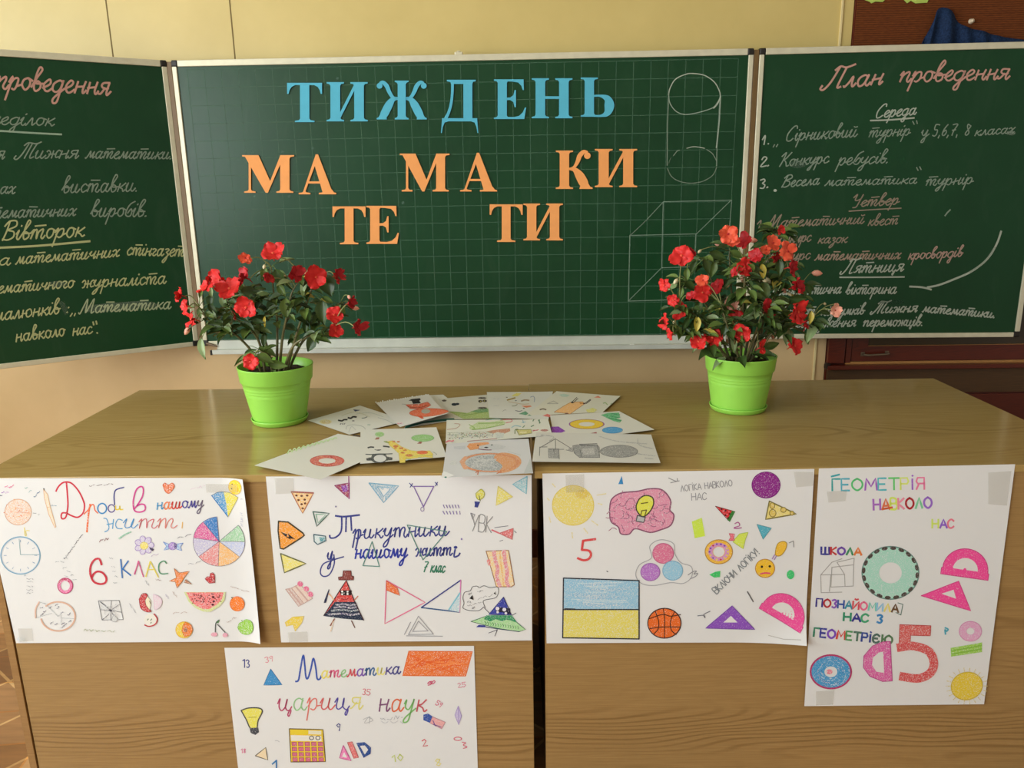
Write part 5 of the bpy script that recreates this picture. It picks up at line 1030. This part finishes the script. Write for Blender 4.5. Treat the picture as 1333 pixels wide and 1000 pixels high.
k.poly("340 140 440 80 560 85 700 60 740 95 600 130 420 165 350 165", (190, 216, 140), .85); k.stroke("340 110 400 150 370 165 520 150 720 105", 8, (150, 190, 100)); k.stroke("440 100 560 95 700 90", 10, (160, 196, 120)); k.stroke("680 60 790 55 800 75 740 90", 8, (222, 140, 140)); k.stroke("520 62 640 50 700 60", 6, (150, 200, 190))
k.poly("515 185 640 165 780 150 785 180 720 208 650 190 600 205", (206, 150, 120), 1.0); k.poly("850 165 1010 160 1020 205 880 225", (206, 200, 120), 1.0, (120, 130, 90), 5); k.lines("890 190 960 188;890 200 960 198", 6, (240, 236, 190)); k.stroke("835 210 840 165 870 160", 9, (110, 130, 80)); k.lines("1030 180 1090 165;1030 170 1080 172", 7, (206, 110, 120)); k.oval(1155, 172, 42, 12, (190, 130, 120), 1); k.lines("920 60 930 90;910 85 950 80", 7, (140, 190, 210)); k.lines("1010 130 1040 115;920 140 940 120;1090 60 1110 90;1100 55 1102 95;1030 70 1040 55", 10, (110, 150, 120)); k.stroke("800 140 840 120 900 130", 8, (150, 200, 214)); k.stroke("100 165 200 150 240 110 180 100", 6, (200, 160, 140))
for i in range(80): x = 100+random.random()*500; k.oval(x, 205+random.random()*62-(x-100)*.03, 6, 4, random.choice([(206, 140, 120), (140, 176, 130), (150, 156, 190), (190, 176, 130), (160, 160, 156)]), 1.1)
for i in range(4): k.stroke([(105, 200+i*18), (300, 195+i*17), (590, 185+i*15)], 3, (130, 150, 120), .8)
k.stroke("90 300 120 285 150 290 170 282", 16, (232, 130, 140), .95); k.poly("620 200 720 200 710 250 630 262", (200, 210, 200), .8); k.lines("320 290 640 262", 6, (180, 120, 130)); done(s_)
s_ = drawing([(698, 563.3), (847.5, 566.4), (859.8, 603.8), (692.8, 601.7)], 'grey pencil sheet of shaded shapes at front right of the spread', lambda u, v: .0012+.0014*math.sin(9*u+3*v)*math.sin(3*v)+.004*max(0, u-.85)*v, paper=(216, 216, 208))
k = s_.at(680, 505, 7.406)
k.poly("485 560 530 550 720 550 742 580 745 680 550 676 500 630", (150, 152, 150), .95, (110, 110, 110), 4); k.lines("550 545 720 540;560 560 700 556;720 552 745 680;555 600 575 670", 6, (110, 112, 112)); k.poly("570 590 690 580 700 650 590 650", (178, 178, 174), .9); k.oval(930, 620, 182, 58, (152, 154, 152), .98, (110, 112, 112), 4)
for i in range(36): a = random.uniform(0, 6.28); r = random.random()**.5; x, y = 930+165*r*math.cos(a), 620+48*r*math.sin(a); k.stroke([(x, y), (x+random.uniform(-30, 30), y+random.uniform(-14, 14))], 5, random.choice([(130, 132, 130), (176, 176, 172)]), .9)
k.poly("245 590 350 590 350 685 250 682", (156, 158, 156), .95); k.lines("318 500 320 600;318 500 165 590;318 500 480 590;165 590 165 660;250 600 400 595;350 590 355 690;165 582 240 578;420 600 480 612;300 600 310 640", 5, (120, 122, 122)); k.poly("440 590 490 570 490 620 450 612", (150, 150, 148), .9)
for q in ("740 470 900 520 1060 540 1200 545", "1110 500 1130 560 1260 590", "180 460 300 480 260 520", "1180 680 1260 690", "1110 640 1280 660", "130 480 200 470"): k.stroke(q, 10, (178, 180, 176), .85)
done(s_)
# ------------------------------------------------------------------ two potted busy lizzies
MAT['lime_pot'] = plain('lime_green_plastic', (150, 213, 82), .38, var=.02)
MAT['soil'] = plain('dark_potting_soil', (44, 32, 24), .95, var=.4, scale=120)
def petal_mat(name, a, b):
    n = N(name); v = n.noise(n.coords(), 90, 3); n.color(n.ramp(v, [(.3, lin(a)), (.7, lin(b))]))
    n.b.inputs['Subsurface Weight'].default_value = .15; n.b.inputs['Subsurface Radius'].default_value = (.01, .003, .002); return n.set(.5, 0, .3)
MAT['red'] = petal_mat('red_petals', (206, 34, 36), (228, 52, 46)); MAT['deep'] = petal_mat('dark_red_petals', (160, 20, 30), (190, 32, 38))
MAT['coral'] = petal_mat('coral_petals', (228, 78, 52), (240, 106, 72)); MAT['pale'] = petal_mat('pale_pink_buds', (232, 150, 128), (242, 186, 160)); MAT['cream'] = petal_mat('cream_buds', (220, 206, 160), (234, 224, 186))
def leaf_mat(name, a, b):
    n = N(name); v = n.noise(n.coords(), 28, 3); n.color(n.ramp(v, [(.3, lin(a)), (.7, lin(b))])); n.b.inputs['Subsurface Weight'].default_value = .05
    n.b.inputs['Subsurface Radius'].default_value = (.004, .008, .002); n.bump(n.noise(n.coords(), 160, 2), .25, .001); return n.set(.42, 0, .45)
LEAVES = [leaf_mat('dark_green_leaf', (44, 66, 30), (68, 94, 40)), leaf_mat('mid_green_leaf', (82, 106, 48), (110, 134, 64)), leaf_mat('pale_green_leaf', (128, 150, 100), (150, 170, 120)), leaf_mat('yellow_leaf', (196, 180, 70), (216, 200, 96))]
MAT['stem'] = leaf_mat('brown_green_stem', (92, 92, 56), (120, 112, 72)); MAT['pedicel'] = leaf_mat('green_pedicel', (128, 140, 84), (156, 160, 104))
def frame_of(d, up=Vector((0, 0, 1))):
    d = d.normalized(); s = d.cross(up)
    if s.length < .05: s = d.cross(Vector((1, 0, 0)))
    s.normalize(); return d, s, s.cross(d)
def add_leaf(g, p, d, n, L, Wd, droop, m):
    """blade from p along d, face towards n"""
    d = d.normalized(); n = (n-d*n.dot(d))
    if n.length < .05: n = Vector((0, -1, .3)); n = n-d*n.dot(d)
    n.normalize(); s = d.cross(n); nu, nv = 7, 4; V = []; F = []; wob = random.uniform(-.15, .15)
    for i in range(nu+1):
        t = i/nu; w = Wd*(math.sin(math.pi*min(1, t*.96+.02)**.85))**.9*(1-.25*t)*.5
        c = p+d*(L*(t-.12*droop*t*t))-n*(droop*L*.5*t*t)+s*(wob*L*t*t)
        for j in range(nv+1):
            v = j/nv*2-1; ser = 1+.05*(i % 2)*abs(v)
            V.append(c+s*(w*v*ser)+n*(abs(v)*w*.35-.002*math.cos(v*3)))
    for i in range(nu):
        for j in range(nv): a = i*(nv+1)+j; F.append((a, a+1, a+nv+2, a+nv+1))
    g.add(V, F, m)
def flower_geo(p, nrm, R, cup=.3, ruf=.1):
    n, s, u = frame_of(nrm); g = G(); a0 = random.random()*6.28
    for k in range(5):
        a = a0+k*2*math.pi/5; d = s*math.cos(a)+u*math.sin(a); q = n.cross(d); V = []; F = []; nu, nv = 8, 6; ph = random.random()*6
        kk = R*random.uniform(.78, 1.1); lift = random.uniform(-.25, .45); roll = random.uniform(-.35, .35)
        for i in range(nu+1):
            t = i/nu
            for j in range(nv+1):
                v = j/nv*2-1; rr = kk*t*(1-.10*max(0, 1-abs(v)*3)*(t**6)-.10*v*v*t)
                w = kk*.47*max(.08, 1-abs((t-.58)/.47)**2.4)**.5*v if t > .3 else kk*(.12+.29*t/.3)*v
                h = R*(cup*t*t*.8-.16*t**5+lift*t)+R*ruf*math.sin(v*4+ph)*t*t+R*ruf*.6*math.cos(t*9+ph)*abs(v)+roll*w+k*R*.012
                V.append(p+d*rr*.98+q*w+n*h)
        for i in range(nu):
            for j in range(nv): b = i*(nv+1)+j; F.append((b, b+1, b+nv+2, b+nv+1))
        g.add(V, F, 0)
    # eye and spur
    V = [p+n*(R*.12)+(s*math.cos(x)+u*math.sin(x))*R*.10 for x in [i*math.pi/4 for i in range(8)]]+[p+n*R*.2]
    g.add(V, [(i, (i+1) % 8, 8) for i in range(8)], 1)
    g.tube([p, p-n*R*.4, p-n*R*.8-u*R*.15], [R*.1, R*.06, R*.03], 6, 1)
    return g
def bud_geo(p, d, L):
    d = d.normalized(); g = G()
    g.tube([p, p+d*L*.2, p+d*L*.5, p+d*L*.8, p+d*L], [L*.08, L*.24, L*.3, L*.2, L*.03], 8); return g
def plant(c, label, crop, R, RB, RS, H, stems, flowers, buds, leaves, fill, seed, spread):
    random.seed(seed); c = Vector(c); ox, oy, sc = crop
    P = lambda x, y, dy: at_y(ox+x/sc, oy+y/sc, c.y+dy)
    root = empty('potted_plant', c, label, 'potted plant', 'potted red busy lizzies on the desks')
    zb = .006
    prof = [(0, zb), (RB-.004, zb), (RB, zb+.004)]
    def rad(z): return RB+(R-.0085-RB)*(z-zb)/(H*.73-zb)
    zs = [.02, .04, .06, H*.5]
    for z in zs: prof.append((rad(z), z))
    for z in (H*.56, H*.61, H*.66): prof += [(rad(z-.0022), z-.0022), (rad(z)-.0009, z), (rad(z+.0022), z+.0022)]
    z1 = H*.725
    prof += [(rad(z1)-.0006, z1), (R-.0058, z1+.002), (R-.0045, z1+.004), (R-.001, H-.005), (R, H-.003), (R, H-.0008), (R-.0015, H), (R-.0042, H-.001), (R-.006, H-.02), (R-.012, H-.03), (0, H-.032)]
    G().lathe(prof, c, 72).build('pot', MAT['lime_pot'], root, smooth=True)
    sp = [(0, 0), (RS-.008, 0), (RS-.004, .003), (RS, .012), (RS+.0006, .0145), (RS-.0012, .0155), (RS-.003, .013), (RS-.007, .0055), (0, .005)]
    G().lathe(sp, c, 72).build('saucer', MAT['lime_pot'], root, smooth=True)
    g = G(); V = [c+Vector((0, 0, H-.022))]; F = []; nr, na = 7, 36
    for i in range(1, nr+1):
        for k in range(na):
            a = 2*math.pi*k/na; r = (R-.0075)*i/nr; V.append(c+Vector((r*math.cos(a), r*math.sin(a), H-.024+(random.uniform(-.004, .007) if i < nr else 0))))
    F += [(0, 1+k, 1+(k+1) % na) for k in range(na)]
    for i in range(nr-1):
        for k in range(na): F.append((1+i*na+k, 1+(i+1)*na+k, 1+(i+1)*na+(k+1) % na, 1+i*na+(k+1) % na))
    g.add(V, F); g.build('soil', MAT['soil'], root)
    pts = []; fol = G()
    for S in stems:
        Q = [P(*q) for q in S]; b = Q[0].copy(); b.x = c.x+(b.x-c.x); b.z = c.z+H-.026
        r = math.hypot(b.x-c.x, b.y-c.y)
        if r > R-.02: k = (R-.02)/r; b.x = c.x+(b.x-c.x)*k; b.y = c.y+(b.y-c.y)*k
        Q = [b]+Q[1:]; Q = [Vector(v) for v in smooth_line([tuple(v) for v in Q], 6)]; n = len(Q)
        G().tube(Q, [.0042-.0026*i/(n-1) for i in range(n)], 8).build('stem', MAT['stem'], root, smooth=True)
        pts += [(Q[i], i/(n-1), (Q[min(i+1, n-1)]-Q[max(0, i-1)]).normalized()) for i in range(n)]
    up = [q for q in pts if q[1] > .42]
    def near(p): return min(up, key=lambda q: (q[0]-p).length+.2*max(0, q[0].z-p.z))
    for (x, y, r, kind) in flowers:
        dy = random.uniform(-.14, -.05)*spread; p = P(x, y, dy); k = (p-CAM).length/FPX/sc
        out = Vector((p.x-c.x, 0, 0))*4+Vector((0, -1.1, .35))+Vector([random.uniform(-.4, .4) for _ in 'xyz'])
        if kind in 'ds': out += Vector((math.copysign(.8, p.x-c.x), .3, 0))
        g = flower_geo(p, out, r*k*1.26, random.uniform(.15, .5), random.uniform(.08, .16)); f = g.build('flower', [MAT[{'r': 'red', 'd': 'deep', 'o': 'coral', 's': 'red', 'p': 'pale'}[kind]], MAT['coral' if kind == 'r' else 'deep']], root, smooth=True)
        q = near(p)[0]; m = (p+q)/2+Vector((0, .01, .012)); e = p-out.normalized()*r*k*.5
        G().tube([Vector(v) for v in smooth_line([tuple(q), tuple(m), tuple(e)], 4)], [.0014]*9, 6).build('pedicel', MAT['pedicel'], f, smooth=True)
    for (x, y, L, kind) in buds:
        p = P(x, y, random.uniform(-.08, .02)*spread); k = (p-CAM).length/FPX/sc; q = near(p)[0]
        d = (p-q).normalized()*.6+Vector((0, 0, -.5)) if kind != 'h' else Vector((math.copysign(1, p.x-c.x), 0, -.1))
        f = bud_geo(p-d.normalized()*L*k*.5, d, L*k*1.1).build('bud', MAT['cream' if kind == 'c' else 'pale'], root, smooth=True)
        G().tube([Vector(v) for v in smooth_line([tuple(q), tuple((p+q)/2+Vector((0, 0, .012))), tuple(p-d.normalized()*L*k*.5)], 4)], [.0012]*9, 6).build('pedicel', MAT['pedicel'], f, smooth=True)
    for (x, y, L, ang, wd, m) in leaves:                      # leaves that show one by one
        p = P(x, y, random.uniform(-.09, .0)*spread); k = (p-CAM).length/FPX/sc; a = math.radians(ang)
        d = CR*math.cos(a)-CU*math.sin(a)+Vector((0, random.uniform(-.3, .1), 0)); L_ = L*k
        add_leaf(fol, p-d*L_*.5, d, Vector((random.uniform(-.5, .3), -1, random.uniform(.1, .6))), L_, L_*wd, random.uniform(.1, .5), m)
        fol.tube([near(p-d*L_*.5)[0], (near(p-d*L_*.5)[0]+p-d*L_*.5)/2+Vector((0, 0, .006)), p-d*L_*.5], .001, 5, 1)
    for i in range(fill):                                     # the mass of foliage along the stems
        q, t, tg = random.choice([w for w in pts if w[1] > (.12 if random.random() < .12 else .45)])
        a = random.uniform(0, 2*math.pi); hd = Vector((math.cos(a), math.sin(a)-.25, random.uniform(-.35, .35)))
        L = random.uniform(.032, .060)*(1.05-.25*t); st = q+hd.normalized()*random.uniform(.008, .03)
        r = random.random(); m = 0 if r < .58 else 1 if r < .9 else 2 if r < .975 else 3
        add_leaf(fol, st, hd, Vector((random.uniform(-.4, .2), -.5, 1)), L, L*random.uniform(.45, .62), random.uniform(.2, .9), m)
        fol.tube([q, (q+st)/2+Vector((0, 0, .003)), st], .0009, 5, 1)
    fol.build('foliage', LEAVES, root, smooth=True)
plant((-.474, -.787, DZ), 'left lime green pot of red-flowered busy lizzie with an airy, leaning shape', (200, 300, 4.443), .1015, .071, .077, .163,
  stems=[[(620, 760, 0), (560, 690, -.02), (430, 570, -.05), (330, 530, -.06), (262, 440, -.05)], [(640, 760, 0), (615, 660, -.01), (560, 570, -.03), (470, 500, -.05), (420, 380, -.05)], [(690, 760, 0), (640, 620, .0), (590, 480, .02), (560, 380, .02), (520, 310, .02)],
         [(705, 760, .01), (715, 620, .02), (712, 480, .01), (690, 320, -.01), (680, 210, -.02)], [(720, 760, -.01), (745, 620, -.02), (775, 480, -.04), (800, 360, -.04), (860, 270, -.04)], [(760, 760, 0), (820, 620, -.01), (870, 470, -.02), (915, 340, -.02), (960, 270, -.02)],
         [(770, 760, .01), (850, 660, .01), (940, 560, .01), (1000, 470, .01), (1080, 420, .0)], [(740, 760, -.03), (800, 680, -.05), (880, 620, -.06), (960, 590, -.07), (1030, 560, -.07)], [(690, 770, -.04), (660, 730, -.06), (620, 700, -.07)]],
  flowers=[(690, 135, 56, 'r'), (820, 258, 46, 'd'), (940, 272, 54, 'r'), (1065, 262, 38, 'd'), (528, 272, 50, 'd'), (440, 338, 60, 'r'), (382, 285, 50, 'r'), (318, 315, 48, 's'), (665, 275, 32, 'd'), (535, 445, 52, 'r'), (155, 375, 38, 's'), (182, 440, 40, 'r'), (222, 515, 46, 'r'),
           (1135, 420, 34, 'd'), (1042, 490, 44, 'r'), (1052, 582, 36, 'r'), (1182, 560, 44, 'd'), (560, 760, 42, 'r'), (475, 490, 24, 's'), (530, 162, 30, 'o')],
  buds=[(195, 580, 44, 'p'), (840, 415, 48, 'p'), (1165, 450, 40, 'h'), (875, 240, 36, 'c'), (640, 210, 30, 'c'), (755, 265, 22, 'c'), (900, 235, 30, 'p'), (620, 405, 22, 'c'), (1130, 385, 30, 'p')],
  leaves=[(282, 690, 120, 80, .45, 2), (365, 555, 110, 10, .62, 0), (270, 480, 60, 80, .6, 2), (340, 462, 80, 60, .5, 0), (405, 420, 90, 75, .5, 2), (330, 415, 90, 100, .6, 0), (640, 255, 80, 95, .6, 1), (725, 275, 100, 70, .7, 0), (745, 350, 80, 50, .6, 1), (690, 450, 120, 95, .65, 0), (770, 450, 110, 85, .7, 1),
          (870, 335, 90, 110, .55, 2), (995, 320, 150, 75, .75, 0), (970, 480, 140, 95, .6, 0), (905, 660, 90, 130, .75, 0), (950, 615, 80, 110, .6, 1), (820, 640, 90, 60, .6, 1), (600, 580, 80, 100, .5, 2), (650, 740, 100, 20, .55, 1), (720, 775, 110, 5, .5, 1), (560, 705, 70, -20, .5, 0), (560, 345, 110, -10, .5, 0),
          (500, 330, 80, 30, .5, 1), (645, 530, 60, 90, .4, 3), (880, 560, 80, 100, .55, 0), (1060, 540, 80, 80, .6, 0), (790, 320, 70, 60, .6, 0), (640, 640, 80, 90, .5, 0), (600, 420, 80, 120, .6, 0), (330, 360, 60, 90, .5, 2), (270, 370, 50, 100, .5, 1), (1010, 400, 70, 20, .5, 1)],
  fill=190, seed=11, spread=1.0)
plant((.8195, -.711, DZ), 'right lime green pot of busy lizzie with a dense dome of red flowers', (830, 280, 4.761), .0985, .074, .0795, .158,
  stems=[[(560, 860, 0), (480, 760, -.02), (380, 640, -.05), (260, 560, -.06)], [(580, 860, 0), (500, 700, 0), (400, 520, 0), (300, 400, 0)], [(600, 860, .01), (540, 660, .03), (470, 440, .03), (400, 270, .03)], [(620, 860, 0), (600, 640, -.01), (575, 400, -.02), (570, 200, -.02)],
         [(640, 860, -.01), (650, 650, -.05), (660, 450, -.07), (670, 300, -.07)], [(660, 860, .01), (710, 640, .03), (760, 400, .03), (800, 240, .03)], [(680, 860, 0), (780, 660, -.02), (860, 480, -.03), (920, 300, -.03)], [(690, 860, 0), (800, 720, .0), (920, 580, .0), (1010, 430, 0)],
         [(690, 860, -.02), (800, 760, -.05), (940, 700, -.07), (1080, 640, -.06)], [(640, 860, -.03), (600, 780, -.07), (560, 700, -.09), (520, 560, -.09)], [(660, 860, -.03), (720, 760, -.07), (760, 640, -.09), (780, 540, -.09)], [(600, 870, -.03), (500, 820, -.06), (380, 740, -.07), (240, 690, -.06)], [(790, 240, .03), (830, 180, .03), (880, 100, .03)]],
  flowers=[(272, 252, 58, 'r'), (335, 236, 30, 'd'), (560, 118, 52, 'o'), (660, 165, 44, 'd'), (838, 175, 40, 'o'), (886, 92, 28, 'r'), (735, 256, 42, 'd'), (848, 265, 36, 'd'), (928, 228, 52, 'o'), (955, 328, 48, 'd'), (662, 322, 46, 'r'), (600, 350, 28, 'd'), (166, 435, 40, 'r'), (405, 405, 38, 'o'), (402, 480, 48, 'r'),
           (500, 442, 46, 'd'), (222, 528, 34, 'r'), (265, 602, 52, 'r'), (166, 660, 42, 's'), (206, 742, 36, 's'), (378, 786, 50, 'r'), (462, 762, 58, 'r'), (646, 742, 52, 'r'), (614, 632, 44, 'r'), (580, 545, 36, 'p'), (806, 586, 46, 'd'), (988, 442, 50, 'd'), (990, 602, 64, 'r'), (1222, 590, 34, 'p'), (1036, 685, 26, 'd'),
           (970, 812, 56, 'r'), (762, 822, 38, 's'), (795, 215, 28, 'o'), (330, 505, 26, 'd'), (580, 160, 40, 'o')],
  buds=[(510, 178, 50, 'h'), (715, 156, 46, 'h'), (238, 410, 40, 'c'), (1110, 360, 56, 'h'), (905, 465, 40, 'p'), (615, 490, 40, 'p'), (840, 746, 44, 'p'), (650, 390, 40, 'p'), (560, 435, 34, 'c'), (810, 405, 40, 'c'), (785, 405, 30, 'c'), (905, 540, 30, 'c'), (940, 490, 30, 'c'), (575, 345, 30, 'c'), (385, 225, 28, 'c'), (1230, 560, 36, 'p'), (1160, 550, 24, 'c'), (225, 665, 26, 'c')],
  leaves=[(305, 370, 80, 90, .55, 1), (330, 440, 90, 30, .6, 0), (270, 490, 80, 100, .5, 1), (340, 330, 100, 120, .5, 0), (430, 320, 100, 60, .55, 0), (500, 250, 110, 20, .5, 0), (470, 340, 100, 100, .5, 1), (620, 250, 100, 30, .5, 1), (780, 350, 90, 80, .5, 3), (880, 330, 100, 90, .5, 0), (370, 680, 100, 85, .5, 3), (435, 660, 90, 95, .45, 1),
          (290, 680, 100, 130, .4, 0), (370, 590, 110, 110, .5, 0), (480, 560, 100, 160, .55, 0), (660, 545, 90, 70, .7, 1), (710, 380, 100, 100, .5, 0), (790, 480, 130, 85, .5, 1), (870, 600, 100, 60, .5, 0), (930, 760, 100, 100, .7, 2), (1000, 525, 110, 5, .45, 0), (1075, 640, 80, 90, .5, 3), (1080, 730, 150, 115, .4, 2), (1050, 770, 70, 70, .5, 1),
          (870, 700, 90, 70, .5, 1), (690, 690, 100, 60, .55, 0), (540, 720, 100, 100, .5, 0), (600, 800, 110, 85, .4, 2), (830, 810, 110, -20, .5, 1), (720, 600, 100, 90, .5, 0), (450, 500, 90, 30, .5, 0), (1060, 460, 80, 60, .5, 0), (1150, 600, 90, 200, .35, 0)],
  fill=420, seed=5, spread=1.1)
